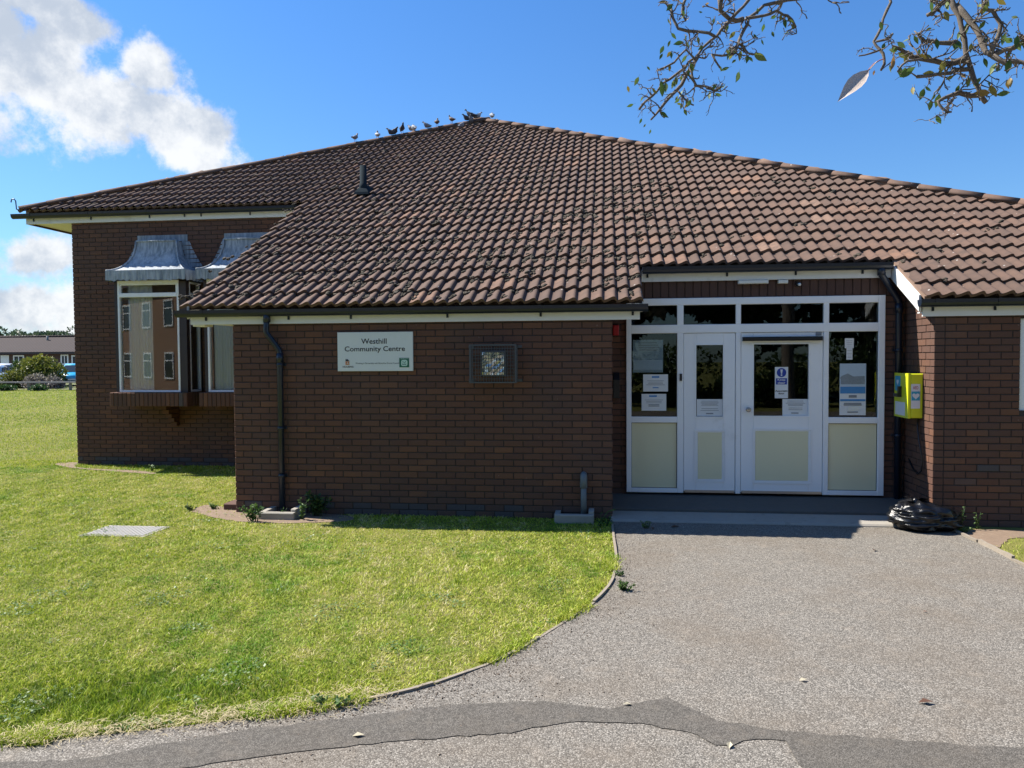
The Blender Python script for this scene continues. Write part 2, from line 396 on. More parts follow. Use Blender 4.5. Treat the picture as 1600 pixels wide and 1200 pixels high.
KERB = [(.05, 8.55), (.055, 8.0), (.076, 7.1), (.047, 6.38), (-.09, 5.78), (-.29, 5.33), (-.59, 4.71), (-.85, 4.35), (-1.09, 4.10), (-1.45, 3.87),
        (-1.80, 3.71), (-2.22, 3.54), (-2.63, 3.39), (-2.91, 3.32), (-4.2, 2.95), (-7, 2.45), (-12, 1.9), (-95, 1.0)]
KS = [(p.x, p.y) for p in smooth_path([(a, b, 0) for a, b in KERB])]
RK = [(3.56, 8.62), (3.60, 8.4), (3.61, 7.75), (3.61, 7.1), (3.68, 6.3), (3.95, 5.4), (4.5, 4.7), (5.5, 4.1), (8, 3.6), (14, 3.2), (40, 2.5)]
RKS = [(p.x, p.y) for p in smooth_path([(a, b, 0) for a, b in RK])]
sheet('ground', [(-300, -200), (300, -200), (300, 400), (-300, 400)], 0, M['ground'], kind='structure')
sheet('tarmac_path', KS+[(-95, -7), (40, -7)]+RKS[::-1]+[(3.5, 8.75), (.05, 8.75)], .004, M['tarmac'], kind='structure')
pt = [(-60, 1140), (0, 1193), (120, 1190), (250, 1165), (400, 1140), (560, 1122), (640, 1112), (700, 1103), (780, 1101), (850, 1097), (900, 1104), (945, 1110), (1000, 1100), (1045, 1091), (1080, 1108), (1120, 1127), (1200, 1141), (1300, 1150), (1400, 1158), (1500, 1166), (1600, 1171), (1750, 1178)]
pb = [(1750, 1260), (1400, 1260), (1262, 1215), (1246, 1195), (1235, 1172), (1228, 1161), (1180, 1156), (1142, 1166), (1120, 1166), (1090, 1150), (1050, 1142), (1000, 1133), (950, 1131), (900, 1128), (850, 1137), (800, 1147), (700, 1154), (600, 1163), (500, 1172), (400, 1184), (330, 1195), (200, 1215), (-60, 1255)]
pt[0] = (-60, 1205)
pp = [onZ(a, b) for a, b in pt+pb]
pq = []
for i in range(len(pp)):
    a, b = pp[i], pp[(i+1) % len(pp)]
    n = max(1, int((b-a).length/.05))
    for k in range(n):
        q = a+(b-a)*k/n; pq.append((q.x+random.uniform(-.008, .008), q.y+random.uniform(-.010, .010)))
sheet('tarmac_patch', pq, .008, M['patch'], kind='structure')
def soil(name, pts):
    P = [onZ(a, b) for a, b in pts]; q = [(p.x+random.uniform(-.022, .022), p.y+random.uniform(-.012, .012)) for p in smooth_path(P+[P[0]], 5)[:-1]]
    sheet(name, q, .005, M['soil'], kind='structure'); return q
S1 = soil('bare_soil', [(300, 800), (318, 790), (345, 792), (372, 796), (450, 800), (540, 806), (548, 814), (480, 817), (420, 818), (370, 815), (330, 808)])
S2 = soil('bare_soil', [(88, 724), (122, 723), (122, 731), (220, 736), (240, 741), (180, 737), (118, 732), (90, 727)])
S3 = soil('bare_soil', [(1500, 828), (1560, 828), (1640, 832), (1640, 845), (1590, 841), (1570, 848), (1560, 856), (1535, 848), (1512, 838)])

# ------------------------------------------------------------------ the building
B = empty('community_centre', (-1, 8.73, 0), 'single storey dark brick community centre under a large brown tiled hipped roof', 'building')
XA, XB, XR, YF, YD, YL, XL = -4.4375, .0625, 3.477, 8.73, 9.55, 12.478, -9.2745
bricks = []      # (x0,x1,y0,y1,z0,z1, axis, wall, visible-face size)
BL, BH, CO = .225, .075, .010
def brick_run(u0, u1, z0, z1, fn, wall, openings=(), in0=lambda c: 0, in1=lambda c: 0, phase=0.0):
    c0 = int(round(z0/BH)); c1 = int(math.ceil(z1/BH))
    for c in range(c0, c1):
        za, zb = c*BH, (c+1)*BH-CO
        a, b = u0+in0(c), u1-in1(c)
        off = (c % 2)*BL/2+phase
        k0 = math.floor((u0-off-u0)/BL)-1
        x = u0+off+(k0)*BL
        while x < b:
            s, e = max(x, a), min(x+BL-CO, b); x += BL
            if e-s < .02: continue
            segs = [(s, e)]
            for (p, q, zl, zh) in openings:
                if zb > zl+.005 and za < zh-.005:
                    ns = []
                    for (m, n) in segs:
                        if n <= p or m >= q: ns.append((m, n))
                        else:
                            if p-m > .02: ns.append((m, p))
                            if n-q > .02: ns.append((q, n))
                    segs = ns
            for (m, n) in segs: bricks.append(fn(m, n, za, min(zb, z1))+(wall,))
def mort(name_boxes, label=None):
    m = MB()
    for b in name_boxes: m.box(*b)
    return m.build('wall', M['mortar'], B)
D = .1025
# bay openings on the left wing wall
YB = 11.98
bx0, bx1, bz0, bz1 = rectY(180, 438, 291.7, 612.7, YB)
s0 = onY(171, 620, 11.88).x; s1 = onY(310.7, 620, 11.88).x; BAYDX = s1-s0
OPL = [(bx0+.03+k*BAYDX, bx1-.03+k*BAYDX, bz0, bz1) for k in (0, 1)]
# right wing window opening
rwx0, _, rwz0, rwz1 = rectY(1594, 497, 1640, 642, YF)
OPR = [(rwx0, rwx0+1.2, rwz0, rwz1)]
def wallboxes(u0, u1, z0, z1, ops, mk):
    out = []; xs = sorted(ops); cur = u0
    for (p, q, zl, zh) in xs:
        if p > cur: out.append(mk(cur, p, z0, z1))
        out.append(mk(p, q, z0, zl)); out.append(mk(p, q, zh, z1)); cur = q
    if cur < u1: out.append(mk(cur, u1, z0, z1))
    return out
g = .009
fY = lambda Y: (lambda a, b, z0, z1: (a, b, Y, Y+D, z0, z1, 'y'))
W_front = mort([(XA+g, XB-g, YF+g, YF+.25, -.2, 2.40)])
brick_run(XA, XB, -.075, 2.40, fY(YF), W_front)
W_left = mort(wallboxes(XL+g, XA, -.2, 4.24, OPL, lambda a, b, c, d: (a, b, YL+g, YL+.25, c, d)))
brick_run(XL, XA, -.075, 4.24, fY(YL), W_left, OPL)
W_right = mort(wallboxes(XR+g, 8.4, -.2, 2.40, OPR, lambda a, b, c, d: (a, b, YF+g, YF+.25, c, d)))
brick_run(XR, 5.6, -.075, 2.40, fY(YF), W_right, OPR, in0=lambda c: 0 if c % 2 else D+CO)
def mortx(x0, x1):
    m = MB(); m.prism([(YF+.25, -.2), (YD+.2, -.2), (YD+.2, roofz(YD+.2)-.09), (YF+.25, roofz(YF+.25)-.09)], 'x', x0, x1); return m.build('wall', M['mortar'], B)
W_ret = mortx(XR+g, XR+.25)
brick_run(YF, YD, -.075, 2.76, lambda a, b, z0, z1: (XR, XR+D, a, b, z0, z1, 'x'), W_ret, in0=lambda c: D+CO if c % 2 else 0)
W_retl = mortx(XB-.25, XB-g)
brick_run(YF+D+CO, YD, -.075, 2.76, lambda a, b, z0, z1: (XB-D, XB, a, b, z0, z1, 'x'), W_retl)
DX0, DX1 = onY(978.5, 620, YD-.05).x, onY(1382.5, 620, YD-.05).x
W_doorl = mort([(XB-.05, DX0-.004, YD+g, YD+.2, -.2, 2.80)])
brick_run(XB, DX0-.004, -.075, 2.76, fY(YD), W_doorl)
W_doorr = mort([(DX1+.004, XR+.05, YD+g, YD+.2, -.2, 2.80)])
brick_run(DX1+.004, XR, -.075, 2.76, fY(YD), W_doorr)
# side and back walls that close the building
W_side = mort([(XA+g, XA+.25, YF+.25, YL, -.2, 2.40), (XL+g, XL+.25, YL+.25, 25, -.2, 4.24), (XL+.25, 8.4, 24.75, 25, -.2, 4.1), (8.15, 8.4, YF+.25, 24.75, -.2, 2.4)])
brick_run(YF+D+CO, YL, -.075, 2.70, lambda a, b, z0, z1: (XA, XA+D, a, b, z0, z1, 'x'), W_side)
brick_run(YL+D+CO, YL+3, -.075, 4.24, lambda a, b, z0, z1: (XL, XL+D, a, b, z0, z1, 'x'), W_side)
# the 300 full bricks that show largest become objects, the rest one part
bricks = [b for b in bricks if b[5] < roofz(min(b[2], b[3]))-.075]
cand = []
for i, b in enumerate(bricks):
    if b[6] == 'y' and abs((b[1]-b[0])-(BL-CO)) < 1e-4 and abs((b[5]-b[4])-(BH-CO)) < 1e-4 and b[4] > -.01:
        c = ((b[0]+b[1])/2, b[2], (b[4]+b[5])/2); u, v, z = px(c)
        if 0 < u < 1640: cand.append((z, i))
cand.sort(); solo = set(i for _, i in cand[:300])
mb = MB(); mb.box(-(BL-CO)/2, (BL-CO)/2, 0, D, 0, BH-CO, ch=.004); brick_me = mb.mesh('brick'); brick_me.materials.append(M['brick_o'])
mb = MB()
for i, b in enumerate(bricks):
    if i in solo:
        link('brick', brick_me, None, b[7], ((b[0]+b[1])/2, b[2]+random.uniform(-.0015, .0015), b[4]))
    else:
        j = random.uniform(-.0015, .0015)
        if b[6] == 'y': mb.box(b[0], b[1], b[2]+j, b[3], b[4], b[5], .001+.985*random.random() if b[4] > .1 or random.random() < .4 else 1.0, ch=.004)
        else: mb.box(b[0]+j, b[1], b[2], b[3], b[4], b[5], .001+.985*random.random())
mb.build('brickwork', M['brick_a'], B, kind='stuff')

# ---- roof
APX, APY = -2.80, 17.78; HRL, HRR = 1.345, 1.27
APEX = Vector((APX, APY, roofz(APY)))
TW, GA = .2925, .352
def srow(i): return RY0+i*GA*COS
EV_D, EV_L = srow(3), srow(12)
XV_L, XV_M, XV_R = -5.01, .40, .40+10*TW
def hipxl(Y): return HRL*(APY-Y)
def hipx(Y): return HRR*(APY-Y)
HLX = APX-hipxl(EV_L)
roof = MB()
def deck(poly):
    n = len(poly); top = [Vector((x, y, z)) for x, y, z in poly]; bot = [p-Vector((0, 0, .05)) for p in top]
    roof.add(top+bot, [tuple(range(n)), tuple(range(2*n-1, n-1, -1))]+[(i, n+i, n+(i+1) % n, (i+1) % n) for i in range(n)])
def rp(x, y): return (x, y, roofz(y))
DB = .115
deck([rp(HLX+.1, EV_L+DB), rp(XV_L, EV_L+DB), rp(XV_M, EV_L+DB), rp(XV_R, EV_L+DB), rp(APX+hipx(EV_L+DB), EV_L+DB), tuple(APEX)])
deck([rp(XV_L+.01, RY0+DB), rp(XV_M-.01, RY0+DB), rp(XV_M-.01, EV_L+DB), rp(XV_L+.01, EV_L+DB)])
deck([rp(XV_M-.01, EV_D+DB), rp(XV_R+.01, EV_D+DB), rp(XV_R+.01, EV_L+DB), rp(XV_M-.01, EV_L+DB)])
deck([rp(XV_R+.01, RY0+DB), rp(APX+hipx(RY0+DB), RY0+DB), rp(APX+hipx(EV_L+DB), EV_L+DB), rp(XV_R+.01, EV_L+DB)])
e1 = roofz(EV_L); bl = (HLX, 2*APY-EV_L, e1-.02); fr = rp(APX+hipx(RY0), RY0); br = (fr[0], 2*APY-RY0, fr[2])
deck([rp(HLX+.1, EV_L+DB), tuple(APEX), bl]); deck([fr, br, tuple(APEX)]); deck([bl, tuple(APEX), br])
ROOF = roof.build('roof', M['tile_a'], B, origin=(0, 12, 3))
# tile mesh: two rolls, local x across, y up slope (plan-rotated), z normal
PR = [(0, 0.0), (.18, .004), (.36, .014), (.54, .028), (.68, .037), (.80, .039), (.90, .028), (.97, .010), (1, 0.0)]
prof = [((k+u)*TW/2, h) for k in (0, 1) for (u, h) in (PR if k == 0 else PR[1:])]
TL = .42
def tile_geo():
    n = len(prof); vs = []; fs = []
    for (u, h) in prof: vs.append((u, 0, .046+h))
    for (u, h) in prof: vs.append((u, TL, .004+h))
    for (u, h) in prof: vs.append((u, 0.0, .046+h))
    for (u, h) in prof: vs.append((u, .006, .010+h*.92))
    for i in range(n-1):
        fs.append((i, i+1, n+i+1, n+i)); fs.append((2*n+i, 3*n+i, 3*n+i+1, 2*n+i+1))
    return vs, fs, n
tv, tf, tn = tile_geo()
me = bpy.data.meshes.new('roof_tile'); me.from_pydata(tv, [], tf)
me.polygons.foreach_set('use_smooth', [i % 2 == 0 for i in range(len(tf))]); me.materials.append(M['tile_o']); me.update(); tile_me = me
tva = np.array(tv); tfa = np.array(tf)
tiles = []
for i in range(0, 34):
    Y = srow(i)
    if Y > APY: break
    for j in range(-38, 32):
        x = XV_M+j*TW
        if i < 3 and 0 <= j < 10: continue
        if i < 12 and x+TW < XV_L+.01: continue
        if x+TW < APX-hipxl(Y) or x > APX+hipx(Y): continue
        tiles.append((i, j, x, Y, roofz(Y)))
full = []
for k, (i, j, x, Y, z) in enumerate(tiles):
    Yt = Y+TL*COS
    if x > APX-hipxl(Yt)+.02 and x+TW < APX+hipx(Yt)-.02 and not (i < 12 and x < XV_L):
        u, v, d = px((x+TW/2, Y, z))
        if -10 < u < 1610: full.append((d, k))
full.sort(); tsolo = set(k for _, k in full[:300])
VV = []; FF = []; AA = []; nv = 0
c_, s_ = COS, SIN
for k, (i, j, x, Y, z) in enumerate(tiles):
    dn = random.uniform(-.003, .003); tw = random.uniform(-.012, .012)
    if k in tsolo:
        link('roof_tile', tile_me, None, ROOF, (x+random.uniform(-.003, .003), Y+random.uniform(-.004, .004), z+dn), rot=(R(27.7), 0, tw*.6))
    else:
        q = tva.copy(); q[:, 0] += x+tva[:, 1]*tw*.4; yy = Y+q[:, 1]*c_-q[:, 2]*s_; zz = z+q[:, 1]*s_+q[:, 2]*c_+dn
        VV.append(np.stack([q[:, 0], yy, zz], 1)); FF.append(tfa+nv); nv += len(q); AA += [random.random()*.98+.001]*len(tfa)
V = np.concatenate(VV); F = np.concatenate(FF)
me = bpy.data.meshes.new('roof_tiles'); me.from_pydata(V.tolist(), [], F.tolist())
me.polygons.foreach_set('use_smooth', [(i % len(tfa)) % 2 == 0 for i in range(len(F))])
at = me.attributes.new('rnd', 'FLOAT', 'FACE'); at.data.foreach_set('value', AA)
bm = bmesh.new(); bm.from_mesh(me)
for sgn in (-1, 1):
    nrm = Vector((sgn*1.0, HRL if sgn < 0 else HRR, 0)).normalized()
    bmesh.ops.bisect_plane(bm, geom=bm.verts[:]+bm.edges[:]+bm.faces[:], plane_co=(APX, APY, 0), plane_no=nrm, clear_outer=True)
# straight verge of the front slope
low = [f for f in bm.faces if f.calc_center_median().y < EV_L-.02 and f.calc_center_median().x < XV_L]
bmesh.ops.delete(bm, geom=low, context='FACES')
bm.to_mesh(me); bm.free()
link('roof_tiles', me, M['tile_a'], ROOF, (0, 0, 0), kind='stuff')
# hip tiles: half-round caps along both hips
def halfcap(L, r0, r1):
    m = MB(); n = 9; rings = []
    for (y, r, dz) in ((0, r0, .005), (L, r1, .0)):
        rings.append([(r*math.cos(math.pi*k/(n-1)), y, dz+r*.78*math.sin(math.pi*k/(n-1))) for k in range(n)]+[((r-.018)*math.cos(math.pi*k/(n-1)), y, dz+(r-.018)*.78*math.sin(math.pi*k/(n-1))) for k in range(n-1, -1, -1)])
    m.loft(rings); return m.mesh('hip_tile')
hip_me = halfcap(.455, .104, .101); hip_me.materials.append(M['tile_o'])
def hip(p0, p1):
    p0, p1 = Vector(p0), Vector(p1); d = (p1-p0); L = d.length; d.normalize(); n = int(L/.44)
    nrm = Vector((0, 0, 1)); nrm = (nrm-d*nrm.dot(d)).normalized(); xx = d.cross(nrm)
    rotm = Matrix((xx, d, nrm)).transposed().to_euler()
    for k in range(n+1):
        link('hip_tile', hip_me, None, ROOF, p0+d*(k*.44)+nrm*(.040+random.uniform(-.004, .004)), rot=rotm)
hip(rp(HLX+.02, EV_L+.02), APEX); hip(rp(APX+hipx(10.2), 10.2), APEX)
mb = MB()                                            # mortar bedding under the hip tiles
for e in (rp(HLX+.1, EV_L+.1), rp(APX+hipx(10.2), 10.2)):
    pts = []; e = Vector(e)
    for k in range(120):
        p = e+(APEX-e)*k/119; pts.append(p+Vector((0, 0, .035+random.uniform(-.02, .015))))
    mb.tube(pts, [.088+random.uniform(-.018, .014) for _ in pts], 7)
mb.build('hip_mortar', M['mortar_pale'], ROOF)
# iron hook at the hip foot
mb = MB(); h0 = Vector(rp(HLX, EV_L))+Vector((-.02, 0, .06))
mb.tube([h0+Vector((.06, .06, 0)), h0+Vector((-.02, 0, .02)), h0+Vector((-.03, 0, .16)), h0+Vector((-.06, 0, .2)), h0+Vector((-.11, 0, .19)), h0+Vector((-.12, 0, .14))], .010, 6)
mb.build('hip_iron', M['black'], ROOF)
# moss lumps in the troughs
ico = bmesh.new(); bmesh.ops.create_icosphere(ico, subdivisions=1, radius=1); iv = np.array([v.co[:] for v in ico.verts]); ifc = np.array([[v.index for v in f.verts] for f in ico.faces]); ico.free()
VV = []; FF = []; nv = 0
for (i, j, x, Y, z) in tiles:
    if px((x, Y, z))[0] > 1650: continue
    cx = x+TW/2; dens_ = .85*math.exp(-((cx+1.6)/3.1)**2)*math.exp(-((i-4)/8.5)**2)*1.5+.10
    if cx > 1.2: dens_ *= .35
    dens_ *= 1.5*max(.15, 1+1.1*mnoise.noise(Vector((cx*.9, Y*.9, 3.1)))+.6*mnoise.noise(Vector((cx*2.3, Y*2.3, 1.7))))
    for roll in (0, 1):
        nl = rng.poisson(dens_*1.05)
        for _ in range(nl):
            u0_ = (roll+rng.normal(.17, .12))*TW/2; t0_ = GA-abs(rng.normal(.04, .06)) if rng.random() < .7 else rng.uniform(0, .33); big_ = rng.uniform(.6, 1.35)
            for _k in range(rng.integers(3, 7)):
                s = rng.uniform(.010, .027)*big_; u = u0_+rng.normal(0, .020)*big_; t = min(GA+.01, max(.0, t0_+rng.normal(0, .026)*big_))
                up = min(1, max(0, (u/(TW/2)) % 1.0)); hh = np.interp(up, [a for a, b in PR], [b for a, b in PR])
                q = iv*np.array([s*rng.uniform(.8, 1.4), s*rng.uniform(.9, 1.6), s*.75])*(1+.30*rng.standard_normal((len(iv), 1)))
                q[:, 0] += u; q[:, 1] += t; q[:, 2] += .046-.042*t/TL+hh+.003
                VV.append(np.stack([x+q[:, 0], Y+q[:, 1]*c_-q[:, 2]*s_, z+q[:, 1]*s_+q[:, 2]*c_], 1)); FF.append(ifc+nv); nv += len(q)
npmesh('moss', np.concatenate(VV), np.concatenate(FF), M['moss'], parent=ROOF, kind='stuff')
# soil vent pipe on the roof
vp = onRoof(568, 303, .05)
mb = MB(); mb.tube([vp-Vector((0, 0, .1)), vp+Vector((0, 0, .10)), vp+Vector((0, 0, .105)), vp+Vector((0, 0, .16)), vp+Vector((0, 0, .165)), vp+Vector((0, 0, .47))], [.07, .07, .07, .066, .058, .056], 14)
M['slatepipe'] = plain('slate_grey_pipe', (.016, .026, .033), .9, .15, 8, .1, spec=.08)
VP = mb.build('vent_pipe', M['slatepipe'], B)
mb = MB(); q = [Vector((a*.13, b*.13*c_, b*.13*s_)) for a, b in ((-1, -1.2), (1, -1.2), (1, 1), (-1, 1))]
mb.loft([[vp+p+Vector((0, 0, .04)) for p in q], [vp+p*.9+Vector((0, 0, .075)) for p in q], [vp+p*.55+Vector((0, 0, .12)) for p in q]], smooth=False)
mb.build('lead_slate', M['slatepipe'], VP)

# ---- fascias, soffits, barge boards
def part(name, mat, parent, *boxes):
    m = MB()
    for b in boxes: m.box(*b)
    return m.build(name, mat, parent)
FZ = onY(957, 499.5, YF-.03).z
part('fascia', M['fascia'], B, (XV_L+.06, XV_M-.035, YF-.035, YF-.003, FZ, 2.43))
part('soffit', M['fascia'], B, (XV_L+.09, XA-.004, YF-.001, YL-.04, FZ+.02, FZ+.032))
part('fascia_end_box', M['fascia'], B, (XV_L+.07, XV_L+.22, YF-.001, YF+.2, FZ-.02, FZ+.018))
LZ = onY(110.5, 350, YL-.03).z; LZ2 = onY(449.7, 337.2, YL-.03).z; LZ = (LZ+LZ2)/2
lfx = onY(40, 345, YL-.05).x
part('fascia', M['fascia'], B, (lfx, XV_L+.4, YL-.04, YL-.005, LZ, LZ+.24))
part('soffit', M['fascia'], B, (lfx+.004, XL-.003, YL-.003, 25, LZ+.03, LZ+.045))
part('fascia', M['timber'], B, (lfx, lfx+.03, YL-.002, 25, LZ, LZ+.22))
part('fascia', M['fascia'], B, (XV_M+.02, XV_R-.035, YD-.065, YD-.03, onY(1200, 437, YD-.06).z, 2.90))
part('fascia', M['fascia'], B, (XV_R+.02, 8.5, YF-.035, YF-.003, FZ-.005, 2.43))
# barge boards follow the slope
def barge(x0, x1, y0, y1, top, dep, mat=M['fascia']):
    m = MB(); m.prism([(y0, roofz(y0)+top), (y1, roofz(y1)+top), (y1, roofz(y1)+top-dep), (y0, roofz(y0)+top-dep)], 'x', x0, x1)
    return m.build('barge_board', mat, B)
barge(XV_R-.03, XV_R-.004, YF-.05, EV_D+.35, .0, .175)
barge(XV_L+.02, XV_L+.05, YF-.04, EV_L+.1, .0, .16)
barge(XV_M-.03, XV_M-.006, YF-.03, EV_D+.35, .0, .15)
part('soffit', M['fascia'], B, (XV_R-.001, XR+.0, YF-.002, YF+.06, FZ+.03, FZ+.045))
m_ = MB(); m_.prism([(RY0+.0, roofz(RY0)-.0), (EV_D, roofz(EV_D)), (EV_D, roofz(EV_D)+.03), (RY0, roofz(RY0)+.03)], 'x', XV_R-.012, XV_R+.05); m_.build('verge_mortar', M['mortar_pale'], B)

# ---- gutters with brackets
def gutter(x0, x1, Yb, ztop, brs, parent=B):
    n = 9; r = .060; yc = Yb-r-.003
    out = [(yc-r*math.cos(math.pi*k/(n-1)), ztop-r*1.35*math.sin(math.pi*k/(n-1))**.8) for k in range(n)]
    inn = [(yc-(r-.007)*math.cos(math.pi*k/(n-1)), ztop-.002-(r*1.35-.007)*math.sin(math.pi*k/(n-1))**.8) for k in range(n-1, -1, -1)]
    m = MB(); m.prism(out+inn, 'x', x0, x1)
    for xe in (x0-.004, x1): m.prism(out, 'x', xe, xe+.004)
    G = m.build('gutter', M['gutter'], parent)
    for xb in brs:
        m = MB(); k = .005
        o2 = [(yc-(r+k)*math.cos(math.pi*i/(n-1)), ztop+.004-(r*1.35+k)*math.sin(math.pi*i/(n-1))**.8) for i in range(n)]
        i2 = [(yc-(r+.001)*math.cos(math.pi*i/(n-1)), ztop+.004-(r*1.35+.001)*math.sin(math.pi*i/(n-1))**.8) for i in range(n-1, -1, -1)]
        m.prism(o2+i2, 'x', xb-.018, xb+.018); m.box(xb-.012, xb+.012, Yb-.012, Yb-.003, ztop-.12, ztop-.02)
        m.build('gutter_bracket', M['gutter'], G)
    return G
gz = onY(940, 475.5, 8.58).z
gx = lambda u, v, Y: onY(u, v, Y).x
G1 = gutter(gx(275.5, 488, 8.62), gx(1012, 478, 8.62), YF-.035, gz, [gx(u, 488, 8.62) for u in (317, 447, 545, 697, 844, 989)])
G2 = gutter(gx(20, 334, 12.37), gx(474, 322, 12.37), YL-.04, onY(250, 327, YL-.16).z, [gx(u, 326, 12.37) for u in (48, 138, 230, 285, 311, 388, 460)])
G3 = gutter(XV_M+.03, gx(1393, 410, 9.43), YD-.065, onY(1200, 413, YD-.19).z, [gx(u, 413, 9.43) for u in (1012, 1137, 1245, 1350)])
G4 = gutter(gx(1438, 470, 8.62), 8.5, YF-.035, gz+.005, [gx(u, 470, 8.62) for u in (1462, 1560)])
# ---- downpipes
def downpipe(pts, r=.034, clips=()):
    m = MB(); pts = [Vector(p) for p in pts]; path = [pts[0]]
    for a, b, c in zip(pts, pts[1:], pts[2:]):
        for t in (-.3, -.1, .1, .3):
            e = min((b-a).length, (c-b).length)*.4
            q = b+(a-b).normalized()*e*(-t/.3) if t < 0 else b+(c-b).normalized()*e*(t/.3)
            path.append(b+(q-b)*.55)
    path.append(pts[-1]); m.tube(path, r, 12)
    m.tube([pts[0]+Vector((0, 0, .01)), pts[0]-Vector((0, 0, .09))], r+.009, 12)
    d = (pts[-1]-pts[-2]).normalized(); m.tube([pts[-2]+d*.03, pts[-2]+d*.14], r+.008, 12)
    P = m.build('downpipe', M['gutter'], B)
    for c in clips:
        z = c; m = MB(); p = pts[-1]
        m.tube([Vector((p.x, p.y, z-.018)), Vector((p.x, p.y, z+.018))], r+.007, 12); m.box(p.x-.06, p.x+.06, p.y+r-.004, p.y+r+.012, z-.014, z+.014)
        m.build('pipe_clip', M['gutter'], P)
yp = YF-.050
a = onY(416, 500, 8.62); b1 = onY(416, 519, 8.64); b2 = onY(437, 548, yp); 
downpipe([(a.x, 8.635, gz-.06), (b1.x, 8.635, b1.z), (b2.x, yp, b2.z), (b2.x, yp, .06)], .034, [onY(437, y, yp).z for y in (570, 669, 743)])
a = onY(1377, 425, 9.43); b2 = onY(1405, 470, YD-.06)
downpipe([(a.x, YD-.125, 2.86), (a.x, YD-.125, 2.78), (b2.x, YD-.055, b2.z), (b2.x, YD-.055, .12)], .036, [1.9, .9])

# ---- entrance screen
YS = YD-.05                                           # front of frame
def RS(x0, y0, x1, y1, Y=YS): return rectY(x0, y0, x1, y1, Y)
x0, x1, z0, z1 = RS(978.5, 464, 1382.5, 772)
fb_ = MB(); FY0, FY1 = YS, YS+.07
glassT = [(988, 481, 1058, 507.5), (1068, 479.5, 1147.6, 506), (1158, 477, 1285, 504), (1297, 474, 1370, 501.5)]
glassS = [(988, 522, 1058, 651), (1295.7, 516.7, 1370, 650.3)]
panelS = [(988.8, 660.5, 1058, 763), (1294.6, 660.5, 1369, 766)]
mul = [(1058, 1068), (1149.5, 1157.5), (1286.5, 1295)]
ztr0, ztr1 = RS(1068, 506, 1280, 519.5)[2:4]
zb = z0+.055
mx = [(RS(a, 600, b, 601)[0], RS(a, 600, b, 601)[1]) for a, b in mul]
fb_.box(x0, x0+.062, FY0, FY1, z0, z1, ch=.006); fb_.box(x1-.075, x1, FY0, FY1, z0, z1, ch=.006)
fb_.box(x0+.062, x1-.075, FY0, FY1, z1-.085, z1, ch=.006)
fb_.box(x0+.062, x1-.075, FY0+.001, FY1, ztr0, ztr1, ch=.006)
for (a, b) in mx: fb_.box(a, b, FY0+.002, FY1, ztr1, z1-.085, ch=.005)
for i, (a, b) in enumerate(mx): fb_.box(a, b, FY0+.002, FY1, z0, ztr0, ch=.005)
xl = (x0+.062, mx[0][0]); xr = (mx[2][1], x1-.075)
zr0, zr1 = RS(990, 651, 1058, 660.5)[2:4]
for (a, b) in (xl, xr):
    fb_.box(a, b, FY0+.001, FY1, zr0, zr1, ch=.005); fb_.box(a, b, FY0+.001, FY1, z0, zb, ch=.005)
SCR = fb_.build('entrance_screen', M['upvc'], B)
def pane(parent, x0, x1, z0, z1, Y, mat=M['glass'], name='pane'):
    m = MB(); m.box(x0, x1, Y, Y+.008, z0, z1); return m.build(name, mat, parent)
edges = [x0+.062, mx[0][0], mx[0][1], mx[1][0], mx[1][1], mx[2][0], mx[2][1], x1-.075]
for k in range(4): pane(SCR, edges[2*k], edges[2*k+1], ztr1, z1-.085, YS+.035)
for (a, b) in (xl, xr):
    pane(SCR, a, b, zr1, ztr0, YS+.035)
    m = MB(); m.box(a, b, YS+.03, YS+.05, zb, zr0); m.build('infill_panel', M['cream'], SCR)
m = MB()                                              # dark gasket lines round the glass
def gasket(a, b, c, d, Y):
    w_ = .006; m.box(a, b, Y, Y+.004, c, c+w_); m.box(a, b, Y, Y+.004, d-w_, d); m.box(a, a+w_, Y, Y+.004, c+w_, d-w_); m.box(b-w_, b, Y, Y+.004, c+w_, d-w_)
for k in range(4): gasket(edges[2*k], edges[2*k+1], ztr1, z1-.085, YS+.026)
for (a, b) in (xl, xr): gasket(a, b, zr1, ztr0, YS+.026); gasket(a, b, zb, zr0, YS+.024)
m.build('gasket', M['black'], SCR)
